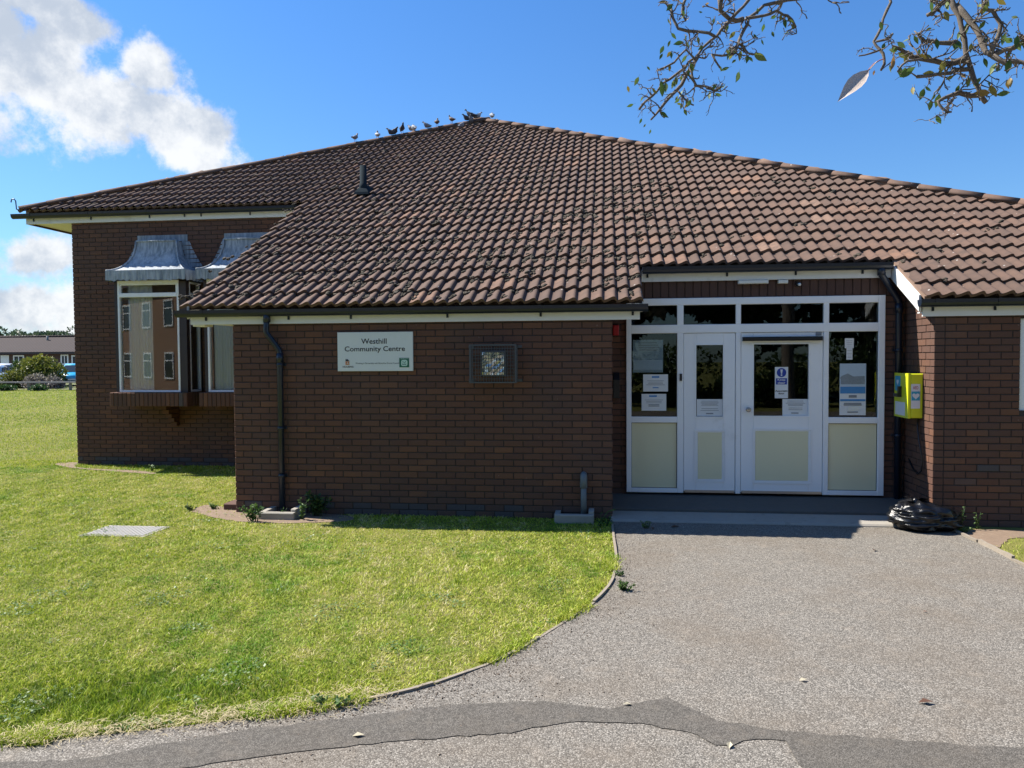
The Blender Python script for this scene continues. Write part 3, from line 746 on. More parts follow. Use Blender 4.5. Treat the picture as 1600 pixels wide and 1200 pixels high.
def leaf(xa, xb, gl, pn, pin):
    za, zt = z0+.02, ztr0-.004; xa += .004; xb -= .004
    ga, gb, gc, gd = RS(*gl); pa, pb_, pc, pd = RS(*pn); ia, ib, ic, id_ = RS(*pin)
    Y0 = YS+.012; m = MB()
    m.box(xa, ga, Y0, Y0+.05, za, zt, ch=.005); m.box(gb, xb, Y0, Y0+.05, za, zt, ch=.005)
    m.box(ga, gb, Y0, Y0+.05, gd, zt); m.box(ga, gb, Y0, Y0+.05, pd, gc)
    m.box(ga, gb, Y0, Y0+.05, za, pc); m.box(ga, pa, Y0, Y0+.05, pc, pd); m.box(pb_, gb, Y0, Y0+.05, pc, pd) if pb_ < gb else None
    Dd = m.build('door', M['upvc'], SCR.parent)
    pane(Dd, ga, gb, gc, gd, Y0+.028)
    m = MB()
    m.box(ga-.016, gb+.016, Y0-.006, Y0-.0005, gd, gd+.016); m.box(ga-.016, gb+.016, Y0-.006, Y0-.0005, gc-.016, gc); m.box(ga-.016, ga, Y0-.006, Y0-.0005, gc, gd); m.box(gb, gb+.016, Y0-.006, Y0-.0005, gc, gd)
    pa2, pb2 = max(pa, xa+.03), min(pb_, xb-.03)
    for k, (e, y) in enumerate(((0, .010), (.016, .004))):
        A, Bq, Cq, Dq = pa2+e, pb2-e, pc+e, pd-e; t_ = .014
        m.box(A, Bq, Y0-y, Y0-.0005, Cq, Cq+t_); m.box(A, Bq, Y0-y, Y0-.0005, Dq-t_, Dq); m.box(A, A+t_, Y0-y, Y0-.0005, Cq+t_, Dq-t_); m.box(Bq-t_, Bq, Y0-y, Y0-.0005, Cq+t_, Dq-t_)
    m.build('door_moulding', M['upvc'], Dd)
    m = MB(); m.box(pa, pb_, Y0+.006, Y0+.03, pc, pd); m.build('door_panel_back', M['upvc'], Dd)
    m = MB(); m.box(ia, ib, Y0+.001, Y0+.0055, ic, id_); m.build('infill_panel', M['cream'], Dd)
    m = MB(); m.box(xa+.01, xb-.01, Y0-.012, Y0-.0005, za-.012, za+.018); m.build('threshold_bar', M['metal'], Dd)
    return Dd
D1 = leaf(mx[0][1], mx[1][0], (1088, 539, 1130, 651), (1085, 672, 1134, 753), (1090.6, 675.5, 1128, 748.6))
D2 = leaf(mx[1][1], mx[2][0], (1178, 537.7, 1264, 650), (1176, 670, 1268, 756), (1180.5, 674, 1263, 751))
q = onY(1168.4, 639.7, YS)
m = MB(); m.tube([(q.x, YS+.012, q.z), (q.x, YS-.02, q.z), (q.x, YS-.028, q.z), (q.x, YS-.055, q.z), (q.x, YS-.06, q.z)], [.014, .014, .03, .03, .02], 16); m.build('door_knob', M['metal'], D2)
a_, b_, c2, d2 = RS(1160, 526, 1284, 532.5)
m = MB(); m.box(a_, b_, YS-.055, YS+.008, c2, d2, ch=.01); m.build('door_closer_rail', M['black'], D2)
a_, b_, c2, d2 = RS(1275, 518, 1284, 524); m = MB(); m.box(a_, b_, YS+.005, YS+.0115, c2, d2); m.build('maker_plate', M['inkgrey'], D2)
a_, b_, c2, d2 = RS(1062, 584, 1065.5, 595); m = MB(); m.box(a_, b_, YS-.018, YS+.002, c2, d2); m.build('door_sensor', M['black'], SCR)
# timber boarding above the screen
xa = XV_M+.02; zc0, zc1 = z1+.003, onY(1200, 436, YD).z+.06; n = int((XV_R-xa)/.097)
m = MB(); m.box(XB, XR, YD-.012, YD+.1, zc0, zc1+.06); CL = m.build('timber_boarding', M['post'], B)
m = MB(); m.box(-.0455, .0455, -.012, 0, 0, zc1-zc0, ch=.006); pl_me = m.mesh('board'); pl_me.materials.append(M['timber'])
k = XB+.05
while k < XR: link('board', pl_me, None, CL, (k, YD-.0125, zc0)); k += .097
# interior behind the entrance
part('entrance_floor', M['floor_in'], B, (XB, XR, YD+.03, 14, .10, .135))
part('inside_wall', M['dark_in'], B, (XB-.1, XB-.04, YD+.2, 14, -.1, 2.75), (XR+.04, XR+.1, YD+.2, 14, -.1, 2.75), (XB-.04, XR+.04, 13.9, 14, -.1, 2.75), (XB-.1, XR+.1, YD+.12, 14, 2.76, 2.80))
# entrance slab and dark floor
m = MB(); m.prism([(8.60, -.1), (8.60, .012), (8.62, .030), (9.00, .050), (9.00, -.1)], 'x', XB-.03, XR-.05); m.build('entrance_slab', M['concrete'], B)
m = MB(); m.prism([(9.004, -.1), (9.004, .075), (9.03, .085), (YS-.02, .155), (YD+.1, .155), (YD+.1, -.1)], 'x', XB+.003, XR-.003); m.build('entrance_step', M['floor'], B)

# ---- bay windows
def bay(dx):
    x0, x1, z0, z1 = bx0+dx, bx1+dx, bz0, bz1
    wl, wr = onY(185, 520, YB).x+dx, onY(280.5, 520, YB).x+dx
    m = MB()
    m.box(x0, wl, YB, YL+.02, z0, z1) if False else None
    for (a, b) in ((x0, wl), (wr, x1)): m.box(a, b, YB+.004, YB+.10, z0, z1)
    for xs in (x0, x1-.03): m.box(xs, xs+.03, YL-.06, YL-.002, z0, z1)
    m.box(x0, x1, YB+.004, YL-.002, z1-.02, z1+.06)
    BW = m.build('bay_window', M['post'], B)
    f = MB(); t_ = .035; zt = onY(232, 464, YB).z; zt2 = onY(232, 457.5, YB).z
    f.box(wl, wl+t_, YB-.006, YB+.06, z0, z1, ch=.004); f.box(wr-t_, wr, YB-.006, YB+.06, z0, z1, ch=.004)
    f.box(wl+t_, wr-t_, YB-.005, YB+.06, z0, z0+.03, ch=.004); f.box(wl+t_, wr-t_, YB-.005, YB+.06, z1-.05, z1, ch=.004)
    f.box(wl+t_, wr-t_, YB-.008, YB+.06, zt, zt2, ch=.004)
    f.box(wl+t_, wl+t_+.02, YB+.001, YB+.05, zt2, z1-.05, ch=.004); f.box(wr-t_-.02, wr-t_, YB+.001, YB+.05, zt2, z1-.05, ch=.004)
    f.box(wl+t_+.02, wr-t_-.02, YB+.001, YB+.05, z1-.075, z1-.05, ch=.004)
    f.build('window_frame', M['upvc'], BW)
    pane(BW, wl+t_, wr-t_, z0+.03, zt, YB+.03, M['glass_bay']); pane(BW, wl+t_, wr-t_, zt2, z1-.05, YB+.026, M['glass_bay'])
    for s_, xs in ((1, x1-.03), (-1, x0+.03)):        # side lights
        f = MB(); ya, yb = YB+.10, YL-.06; xo = xs-.02*s_ if s_ > 0 else xs-.02
        A, Bq = min(xs, xs+s_*.03), max(xs, xs+s_*.03)
        f.box(A, Bq, ya, ya+.035, z0, z1); f.box(A, Bq, yb-.035, yb, z0, z1); f.box(A, Bq, ya+.035, yb-.035, z0, z0+.035); f.box(A, Bq, ya+.035, yb-.035, z1-.05, z1); f.box(A, Bq, ya+.035, yb-.035, zt, zt2)
        f.build('side_frame', M['upvc'], BW)
        g_ = MB(); xm = (A+Bq)/2; g_.box(xm-.004, xm+.004, ya+.035, yb-.035, z0+.035, zt); g_.box(xm-.004, xm+.004, ya+.035, yb-.035, zt2, z1-.05); g_.build('side_pane', M['glass_bay'], BW)
    # sill of bricks on edge
    sa, sb = s0+dx, onY(292.7, 624, 11.88).x+dx; sz1 = z0-.004; sz0 = onY(232, 635, 11.88).z
    m = MB(); m.box(sa+.006, sb-.006, 11.89, YL-.002, sz0+.006, sz1-.006); S = m.build('sill', M['mortar'], BW)
    nb = int(round((sb-sa)/.075)); wb = (sb-sa)/nb
    mm = MB(); mm.box(-wb/2+.004, wb/2-.004, 0, .2, 0, sz1-sz0, ch=.008); sm_ = mm.mesh('sill_brick'); sm_.materials.append(M['brick_o'])
    for k in range(nb): link('sill_brick', sm_, None, S, (sa+wb*(k+.5), 11.88, sz0+random.uniform(-.002, .002)))
    k = 11.88+.208+.035
    mm = MB(); mm.box(-.1, .1, -.034, .034, 0, sz1-sz0); rb_me = mm.mesh('sill_brick'); rb_me.materials.append(M['brick_o'])
    while k < YL-.03:
        link('sill_brick', rb_me, None, S, (sb-.099, k, sz0)); link('sill_brick', rb_me, None, S, (sa+.099, k, sz0)); k += .075
    # stepped brick corbel under each end
    for xc in (onY(281, 655, YL).x+dx-.06,):
        mm = MB()
        for k in range(5): mm.box(xc-.055, xc+.055, YL-.40+.078*k, YL-.001, sz0-.075*(k+1)+.008, sz0-.075*k-.002, .001+.9*random.random(), ch=.004)
        mm.build('corbel', M['brick_a'], BW)
    # lead hood: concave sweep from the rim up to the narrow top
    ra, rb = onY(166, 430, 11.86).x+dx, onY(289, 430, 11.86).x+dx
    ta, tb = onY(212.5, 380, 12.30).x+dx, onY(276, 380, 12.30).x+dx
    rz1 = onY(228, 422, 11.86).z; rz0 = onY(228, 437, 11.86).z; tz = onY(244, 377, 12.30).z
    rings = []
    for k in range(13):
        t = k/12; e = t**2.1; c = t**.62
        xa_ = ra+(ta-ra)*(1-(1-t)**1.9); xb_ = rb+(tb-rb)*(1-(1-t)**1.9); yy = 11.86+(12.30-11.86)*(1-(1-t)**1.9); zz = rz1+(tz-rz1)*(t**1.55)
        row = [(xa_, YL-.004, zz), (xa_, yy, zz)]+[(xa_+(xb_-xa_)*q/6, yy-.004*math.sin(q*2.1+k*.7), zz) for q in range(1, 6)]+[(xb_, yy, zz), (xb_, YL-.004, zz)]
        rings.append(row)
    m = MB(); m.loft(rings, cap=False, closed=False); 
    tr = rings[-1]; m.add([tr[0], tr[1], tr[-2], tr[-1]], [(0, 1, 2, 3)])
    rr = rings[0]; m.add([(p[0], p[1], p[2]) for p in (rr[0], rr[1], rr[-2], rr[-1])], [(0, 3, 2, 1)])
    H = m.build('lead_hood', M['lead'], BW)
    m = MB(); nn = 26                                 # valance with ragged lower edge
    def val(p, q, n_):
        p, q = Vector(p), Vector(q); d = (q-p); nr = Vector((d.y, -d.x, 0)).normalized()*-.006
        vs = []
        for k in range(n_+1):
            u = p+d*k/n_; dz = random.uniform(-.012, .012)-(.012 if k % 2 else 0); wv = nr*(1 if k % 2 else -1)
            vs += [(u.x, u.y, rz1+.006), (u.x+wv.x, u.y+wv.y, rz0+dz)]
        fs = [(2*k, 2*k+2, 2*k+3, 2*k+1) for k in range(n_)]; m.add(vs, fs, smooth=False)
    val((ra-.012, 11.85, 0), (rb+.012, 11.85, 0), nn); val((rb+.012, 11.85, 0), (rb+.012, YL-.01, 0), 12); val((ra-.012, YL-.01, 0), (ra-.012, 11.85, 0), 12)
    m.build('lead_valance', M['lead'], H)
    m = MB()                                          # rolls along the hips and top of the hood
    for i in (1, -2): m.tube([Vector(r[i])+Vector((0, -.004, .004)) for r in rings], .016, 7)
    m.tube([Vector(rings[-1][1])+Vector((0, 0, .008)), Vector(rings[-1][-2])+Vector((0, 0, .008))], .018, 7)
    m.build('lead_roll', M['lead'], H)
    m = MB(); zf = tz+.03                             # stepped flashing on the wall
    fa, fbx = ta-.08, tb+.10
    m.box(fa, fbx, YL-.010, YL-.003, zf-.01, zf+.10)
    for sgn, xe in ((1, fbx), (-1, fa)):
        for k in range(7):
            tt = k/7; wx = .035+.30*tt**1.2; zz = zf-.01-.075*k
            xo = xe+sgn*wx; xi = xe-sgn*.12+sgn*wx*.5
            m.add([(xi, YL-.010, zz), (xo, YL-.010, zz-.01), (xo+sgn*.03, YL-.011, zz-.066), (xi, YL-.010, zz-.075)], [(0, 1, 2, 3)])
    m.build('lead_flashing', M['lead'], BW)
    return BW
BW1 = bay(0.0); BW2 = bay(BAYDX)
# room behind the bays, curtains
part('inside_wall', M['wall_in'], B, (XL+.26, XA, 15.9, 16.0, 0, 3.9), (XL+.26, XL+.3, YL+.26, 15.9, 0, 3.9), (XA+.03, XA+.1, YL+.26, 15.9, 0, 3.9), (XL+.26, XA, YL+.26, 16, 3.9, 3.95))
part('room_floor', M['floor_in'], B, (XL+.26, XA, YL+.26, 15.9, .0, .05))
def curtain(x0, x1, Y, z0, z1):
    m = MB(); n = 28; rows = []
    for z in (z0, z1): rows.append([(x0+(x1-x0)*k/n, Y+.025*math.sin(k*1.7)+.01*math.sin(k*.6), z) for k in range(n+1)])
    m.loft(rows, cap=False, closed=False); return m.build('curtain', M['curtain'], B)
cx = lambda u: onY(u, 540, YB+.2).x
curtain(cx(210), cx(246), YB+.10, bz0+.01, bz1-.03); curtain(cx(190), cx(196), YB+.10, bz0+.01, bz1-.03)
curtain(cx(340), cx(372), YB+.10, bz0+.01, bz1-.03); curtain(cx(300), cx(313), YL+.35, bz0-.2, bz1-.03)
m = MB()                                              # chair inside the bay
q = onY(265, 600, YL+.5)
rr = []
for (z, hw, t_) in ((0.45, .22, .05), (.6, .24, .05), (.95, .24, .045), (1.18, .21, .04), (1.27, .15, .03)):
    rr.append([(q.x-hw, q.y-t_, z), (q.x+hw, q.y-t_, z), (q.x+hw, q.y+t_, z), (q.x-hw, q.y+t_, z)])
ch_ = empty('chair', (q.x, q.y, .05), 'dark red upholstered chair inside the bay window', 'chair')
m.loft(rr); m.build('backrest', M['chairred'], ch_)
m = MB(); m.box(q.x-.24, q.x+.24, q.y-.04, q.y+.42, .42, .50); m.build('seat', M['chairred'], ch_)
for sx in (-.2, .2):
    for sy in (0, .38): m = MB(); m.box(q.x+sx-.02, q.x+sx+.02, q.y+sy-.02, q.y+sy+.02, .05, .42); m.build('leg', M['black'], ch_)
# right wing window
m = MB(); xw0, xw1 = rwx0, rwx0+1.2
for (a, b, c, d) in ((xw0, xw0+.07, rwz0, rwz1), (xw1-.07, xw1, rwz0, rwz1), (xw0+.07, xw1-.07, rwz0, rwz0+.07), (xw0+.07, xw1-.07, rwz1-.07, rwz1), (xw0+.57, xw0+.63, rwz0+.07, rwz1-.07)):
    m.box(a, b, YF+.03, YF+.1, c, d, ch=.005)
WN = m.build('window', M['upvc'], B); pane(WN, xw0+.07, xw0+.57, rwz0+.07, rwz1-.07, YF+.06); pane(WN, xw0+.63, xw1-.07, rwz0+.07, rwz1-.07, YF+.06)
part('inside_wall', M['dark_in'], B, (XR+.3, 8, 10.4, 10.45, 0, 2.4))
# small fittings under the door eave
for nm, (u0, v0, u1, v1), dep, mt, lab, cat in (
        ('strip_light', (1154, 437.5, 1201, 443), .07, 'white', 'white strip light under the eave over the doors', 'light'),
        ('junction_box', (1217, 437, 1232, 442.5), .06, 'white', 'small white junction box under the door eave beside a camera', 'box')):
    a_, b_, c2, d2 = rectY(u0, v0, u1, v1, YD-.09)
    m = MB(); m.box(a_, b_, YD-.02-dep, YD-.02, c2, d2, ch=.006); m.build(nm, M[mt], None, label=lab, category=cat)
q = onY(1248, 443, YD-.09); E1 = empty('security_camera', (q.x, YD-.02, q.z-.04), 'small dome security camera under the eave over the doors', 'camera')
m = MB(); m.tube([(q.x, YD-.02, q.z), (q.x, YD-.06, q.z-.005), (q.x, YD-.11, q.z-.012)], [.032, .030, .026], 14); m.build('camera_body', M['black'], E1)
m = MB(); m.tube([(q.x+.005, YD-.11, q.z-.012), (q.x+.005, YD-.125, q.z-.012)], [.02, .012], 14); m.build('camera_lens', M['white'], E1)

# pipes and gully surrounds at the front wall
q = onY(912, 770, YF-.06); zt = onY(912, 746, YF-.06).z
m = MB(); m.tube([(q.x, YF-.06, .03), (q.x, YF-.06, zt-.07)], .033, 14); WP = m.build('waste_pipe', M['greypvc'], B)
m = MB(); m.tube([(q.x, YF-.06, zt-.12), (q.x, YF-.06, zt-.115), (q.x, YF-.06, zt-.02), (q.x, YF-.05, zt+.012), (q.x, YF-.025, zt+.022), (q.x, YF+.02, zt+.022)], [.034, .042, .040, .040, .038, .036], 14); m.build('pipe_elbow', M['greypvc'], WP)
def gully(u0, u1, v, hgt, name='gully_surround'):
    a_ = onZ(u0, v).x; b_ = onZ(u1, v).x; y_ = onZ(u0, v).y
    m = MB(); m.box(a_, b_, y_, y_+.06, -.05, hgt, ch=.012); m.box(a_, a_+.06, y_+.0605, YF-.003, -.05, hgt-.002, ch=.01); m.box(b_-.06, b_, y_+.0605, YF-.003, -.05, hgt+.03, ch=.01)
    m.box(a_+.06, b_-.06, y_+.0605, YF-.003, -.05, .02)
    return m.build(name, M['concrete'], B)
gully(866, 928, 818, .10); gully(403, 461, 812, .085)
m = MB(); a_ = onZ(349, 797).x; y_ = onZ(349, 797).y; m.box(a_, XA-.004, y_, y_+.5, -.03, .075, ch=.008); m.build('brick_plinth', M['brick_o'], B)

# ------------------------------------------------------------------ things on the walls
def text(body, x0, x1, z, Y, mat, parent, name='lettering', height=None, center=True, bold=0.0):
    cu = bpy.data.curves.new(name, 'FONT'); cu.body = body; cu.align_x = 'CENTER'; cu.align_y = 'CENTER'; cu.extrude = .0; cu.offset = bold; cu.resolution_u = 3
    o = bpy.data.objects.new('tmp', cu); col.objects.link(o); bpy.context.view_layer.update()
    me = bpy.data.meshes.new_from_object(o.evaluated_get(bpy.context.evaluated_depsgraph_get())); bpy.data.objects.remove(o)
    n = len(me.vertices); A = np.zeros(n*3); me.vertices.foreach_get('co', A); A = A.reshape(-1, 3)
    lo, hi = A.min(0), A.max(0); s = (x1-x0)/(hi[0]-lo[0]); sz = s if height is None else height/(hi[1]-lo[1])
    c = (lo+hi)/2; Q = np.stack([(A[:, 0]-c[0])*s, np.zeros(n), (A[:, 1]-c[1])*sz], 1)
    me.vertices.foreach_set('co', Q.ravel()); me.materials.clear(); me.update()
    return link(name, me, mat, parent, ((x0+x1)/2, Y, z))
def text_x(body, y0, y1, z, X, mat, parent, height):       # on a face looking towards -X
    o = text(body, 0, abs(y1-y0), z, 0, mat, None, height=height); L = Vector((X, (y0+y1)/2, z)); WL[o] = L; o.parent = parent; o.location = L-WL[parent]; o.rotation_euler = (0, 0, -math.pi/2); return o
# name board
Ysg = YF-.03
a_, b_, c2, d2 = rectY(527.3, 518.7, 645, 579.9, Ysg)
SG = empty('name_board', ((a_+b_)/2, YF, c2), 'white name board lettered Westhill Community Centre on the brick wall', 'sign')
m = MB(); m.box(a_, b_, Ysg, YF-.006, c2, d2, ch=.003); m.build('board', M['signwhite'], SG)
def SP(u, v): q = onY(510+u/10.667, 500+v/10.667, Ysg); return q.x, q.z
ys = Ysg-.002
text('Westhill', SP(575, 0)[0], SP(1000, 0)[0], SP(0+780, 353)[1], ys, M['ink'], SG, bold=.012, height=SP(780, 308)[1]-SP(780, 397)[1])
text('Community Centre', SP(298, 0)[0], SP(1305, 0)[0], SP(800, 492)[1], ys, M['ink'], SG, bold=.012, height=SP(800, 437)[1]-SP(800, 548)[1])
text('Working in Partnership with Bassetlaw District Council', SP(478, 0)[0], SP(1203, 0)[0], SP(840, 724)[1], ys, M['ink'], SG, height=SP(840, 708)[1]-SP(840, 742)[1])
text('HOUSING', SP(262, 0)[0], SP(442, 0)[0], SP(350, 780)[1], ys, M['ink'], SG, height=SP(350, 767)[1]-SP(350, 795)[1], bold=.02)
def plate(u0, v0, u1, v1, mat, nm, dy=0.0, parent=SG):
    xa, za = SP(u0, v1); xb, zb_ = SP(u1, v0); m = MB(); m.box(xa, xb, ys-.0015-dy, ys+.0015-dy, za, zb_); return m.build(nm, mat, parent)
plate(320, 690, 384, 748, M['orange'], 'emblem'); text('A1', SP(328, 0)[0], SP(376, 0)[0], SP(350, 720)[1], ys-.003, M['signwhite'], SG, height=SP(350, 700)[1]-SP(350, 740)[1])
m = MB(); p = [SP(312, 684), SP(350, 652), SP(384, 684)]; m.prism(p, 'y', ys-.0015, ys+.0015); m.build('emblem_roof', M['ink'], SG)
plate(322, 650, 334, 672, M['ink'], 'emblem_chimney')
plate(1218, 630, 1378, 788, M['green'], 'crest_square')
rr = []
for k in range(24):
    an = 2*math.pi*k/24; e = 4.0; cu_ = abs(math.cos(an))**(2/e)*math.copysign(1, math.cos(an)); sv = abs(math.sin(an))**(2/e)*math.copysign(1, math.sin(an)); rr.append(SP(1300+52*cu_, 716+52*sv))
m = MB(); m.prism(rr, 'y', ys-.004, ys-.0016); m.build('crest_shield', M['palegreen'], SG)
for (u0, v0, u1, v1) in ((1272, 690, 1286, 706), (1312, 690, 1326, 706), (1270, 724, 1278, 744), (1322, 724, 1330, 744), (1270, 738, 1330, 748), (1292, 706, 1308, 724)): plate(u0, v0, u1, v1, M['green'], 'crest_mark', .0035)
text('BASSETLAW', SP(1232, 0)[0], SP(1364, 0)[0], SP(1298, 645)[1], ys-.003, M['palegreen'], SG, height=SP(1298, 636)[1]-SP(1298, 654)[1])
# caged floodlight
def CP(u, v, Y): q = onY(720+u/13.333, 520+v/13.333, Y); return q.x, q.z
yc0, yc1 = YF-.20, YF-.004
xa, zt = CP(190, 262, yc0); xb, zb_ = CP(1148, 1028, yc0)
CG = empty('caged_floodlight', ((xa+xb)/2, YF, zb_), 'square floodlight behind a grey wire cage on the brick wall', 'light')
m = MB()
for k in range(18):
    u = xa+(xb-xa)*k/17; m.box(u-.0025, u+.0025, yc0, yc0+.004, zb_, zt)
for k in range(12):
    u = zb_+(zt-zb_)*k/11; m.box(xa, xb, yc0-.0042, yc0-.0002, u-.0025, u+.0025)
for xs in (xa, xb):
    for k in range(5): yy = yc0+(yc1-yc0)*k/5; m.box(xs-.002, xs+.002, yy+.002, yy+.006, zb_, zt)
    for k in range(12): u = zb_+(zt-zb_)*k/11; m.box(xs-.0062, xs-.0022, yc0, yc1, u-.002, u+.002)
for zs in (zb_, zt):
    for k in range(18): u = xa+(xb-xa)*k/17; m.box(u-.002, u+.002, yc0+.0045, yc1, zs-.0065, zs-.0027)
m.build('wire_mesh', M['galv'], CG)
m = MB()
for (a1, b1_, c1, d1) in ((xa-.008, xa+.012, zb_-.01, zt+.01), (xb-.012, xb+.008, zb_-.01, zt+.01), (xa+.012, xb-.012, zt-.006, zt+.01), (xa+.012, xb-.012, zb_-.01, zb_+.004)): m.box(a1, b1_, yc0-.012, yc0-.0045, c1, d1)
for xs in (xa-.03, xb+.005):
    for zs in (zb_, zt-.03): m.box(xs-.02, xs+.045, YF-.012, YF-.004, zs, zs+.03)
m.build('cage_frame', M['galv'], CG)
la, lz1 = CP(405, 370, YF-.14); lb, lz0 = CP(940, 915, YF-.14)
m = MB(); m.box(la, lb, YF-.14, YF-.06, lz0, lz1, ch=.01); m.box((la+lb)/2-.05, (la+lb)/2+.05, YF-.06, YF-.005, (lz0+lz1)/2-.06, (lz0+lz1)/2+.06); LB = m.build('lamp_body', M['galv'], CG)
def facet():
    m, t = newmat('crinkled_reflector'); P = wpos(t); v = t.n('TexVoronoi', {'Vector': P, 'Scale': 15.0}).outputs['Color']
    bpn = t.n('Bump', {'Height': t.n('SeparateColor', {0: v}).outputs[0], 'Strength': .55, 'Distance': .02}).outputs[0]
    p = t.n('BsdfPrincipled', {'Base Color': (.62, .62, .58, 1), 'Metallic': .9, 'Roughness': .18, 'Normal': bpn}); t.t.links.new(p.outputs[0], t.n('OutputMaterial').inputs[0]); return m
M['reflector'] = facet()
m = MB(); nx = 9
gv = []; 
for iz in range(nx):
    for ix in range(nx): gv.append((la+.022+(lb-la-.044)*ix/(nx-1), YF-.1415+random.uniform(-.006, .002), lz0+.022+(lz1-lz0-.044)*iz/(nx-1)))
m.add(gv, [(iz*nx+ix, iz*nx+ix+1, (iz+1)*nx+ix+1, (iz+1)*nx+ix) for iz in range(nx-1) for ix in range(nx-1)]); m.build('lamp_glass', M['reflector'], CG)
# alarm box, key box
a_, b_, c2, d2 = rectY(957.5, 507.7, 967, 524, YD-.08); m = MB(); m.box(a_, b_, YD-.085, YD-.004, c2, d2, ch=.01); m.build('alarm_box', M['red'], None, label='small red alarm box high in the entrance recess', category='alarm')
a_, b_, c2, d2 = rectY(958.5, 582, 968, 622, YD-.07); m = MB(); m.prism([(YD-.004, c2), (YD-.004, d2), (YD-.02, d2), (YD-.10, d2-.09), (YD-.10, c2)], 'x', a_, b_); m.build('letter_box', M['black'], None, label='black metal box on the brick beside the entrance screen', category='box')
# defibrillator cabinet on the side wall of the recess
ya_ = onX(1442.5, 620, XR).y; q1 = onY(1418.7, 620, ya_); Xf = q1.x; yb_ = onX(1397.5, 620, Xf).y
zt = onY(1430, 584, ya_).z; zb_ = onY(1430, 653.5, ya_).z
DF = empty('defibrillator_cabinet', ((Xf+XR)/2, (ya_+yb_)/2, zb_), 'bright yellow defibrillator cabinet on the wall beside the entrance', 'cabinet')
m = MB(); m.box(Xf+.03, XR-.002, ya_, yb_, zb_, zt, ch=.008); m.build('cabinet_body', M['yellow'], DF)
m = MB(); m.box(Xf, Xf+.027, ya_-.002, yb_+.002, zb_-.003, zt+.003); DR = m.build('cabinet_door', M['yellow'], DF)
ym = (ya_+yb_)/2
m = MB(); m.box(Xf-.035, Xf-.001, ym-.02, ym+.02, (zb_+zt)/2-.02, (zb_+zt)/2+.10); m.box(Xf-.05, Xf-.035, ym-.02, ym+.10, (zb_+zt)/2-.02, (zb_+zt)/2+.02); m.build('handle', M['black'], DR)
def platex(y0, y1, z0_, z1_, mat, nm): m = MB(); m.box(Xf-.002, Xf-.0004, y0, y1, z0_, z1_); return m.build(nm, mat, DR)
platex(ym+.02, yb_-.02, zt-.20, zt-.03, M['teal'], 'heart_sticker'); platex(ya_+.08, yb_-.03, zb_+.02, zb_+.17, M['paper'], 'notice_sticker')
def heart(cx_, cz, r, Y, axis, c0, c1, mat, parent, nm='heart_mark'):
    pts = []
    for k in range(28):
        t = 2*math.pi*k/28; pts.append((cx_+r*(16*math.sin(t)**3)/16, cz+r*(13*math.cos(t)-5*math.cos(2*t)-2*math.cos(3*t)-math.cos(4*t))/16))
    m = MB(); m.prism(pts, axis, c0, c1); return m.build(nm, mat, parent)
heart((ym+yb_)/2, zt-.10, .035, 0, 'x', Xf-.0035, Xf-.0021, M['paper'], DR)
def RD(u0, v0, u1, v1): return rectY(1250+u0/2.4, 380+v0/2.4, 1250+u1/2.4, 380+v1/2.4, ya_)
def platey(r, mat, nm, e=0.0): m = MB(); m.box(r[0], r[1], ya_-.0025-e, ya_-.0005-e, r[2], r[3]); return m.build(nm, mat, DF)
r1 = RD(416, 528, 450, 620); platey(r1, M['paper'], 'side_notice'); r2 = RD(418, 556, 449, 590); platey(r2, M['teal'], 'side_heart_band', .0025)
heart((r2[0]+r2[1])/2, (r2[2]+r2[3])/2, .038, 0, 'y', ya_-.0072, ya_-.0056, M['paper'], DF)
text('AED', r1[0]+.02, r1[1]-.02, RD(416, 536, 450, 552)[2]+.03, ya_-.004, M['red'], DF, height=.035)
m = MB(); m.tube([(XR-.02, ya_+.08, zb_+.01), (XR-.03, ya_+.07, zb_-.10), (XR-.05, ya_-.03, zb_-.25), (XR-.03, ya_-.08, zb_-.45), (XR-.03, ya_-.05, zb_-.58), (XR-.03, ya_+.05, zb_-.63), (XR-.015, ya_+.22, zb_-.60), (XR-.012, ya_+.36, zb_-.5)], .009, 7); m.build('power_cable', M['black'], DF)

# ------------------------------------------------------------------ notices on the glass
def notice(r, Y, label, marks, name='paper_notice', cat='notice', mat='paper', group=None):
    a_, b_, c2, d2 = rectY(*r, Y)
    e = empty(name, ((a_+b_)/2, Y, c2), label, cat, group)
    m = MB(); m.box(a_, b_, Y-.0015, Y+.0005, c2, d2); m.build('sheet', M[mat], e)
    for k_, (u0, v0, u1, v1, mt, nm) in enumerate(marks):
        m = MB(); m.box(a_+(b_-a_)*u0, a_+(b_-a_)*u1, Y-.0020-.0006*k_, Y-.0016, d2-(d2-c2)*v1, d2-(d2-c2)*v0); m.build(nm, M[mt], e)
    return e, a_, b_, c2, d2
def lines(v0, v1, n, mt='inkgrey', u0=.12, u1=.88):
    out = []
    for k in range(n):
        v = v0+(v1-v0)*k/max(1, n-1); s = random.uniform(0, .12); out.append((u0+s, v, u1-s, v+.022, mt, 'print_line'))
    return out
YG = YS+.030; YGd = YS+.012+.025
notice((1005, 585, 1043.7, 611.7), YG, 'white paper notice in the side pane beside the narrow door, upper of two', [(.35, .10, .65, .20, 'midblue', 'heading')]+lines(.36, .6, 4)+[(.38, .75, .62, .80, 'midblue', 'footer')])
notice((1002.5, 615.5, 1041, 641.7), YG, 'white paper notice in the side pane beside the narrow door, lower of two', [(.30, .08, .62, .18, 'midblue', 'heading')]+lines(.35, .52, 3)+[(.28, .62, .72, .66, 'inkgrey', 'footer'), (.28, .70, .72, .74, 'inkgrey', 'footer')])
notice((1088.7, 623.7, 1129, 650), YGd, 'white paper notice at the foot of the narrow door glass', lines(.10, .35, 5)+lines(.55, .66, 2)+[(.36, .82, .64, .88, 'inkgrey', 'footer')])
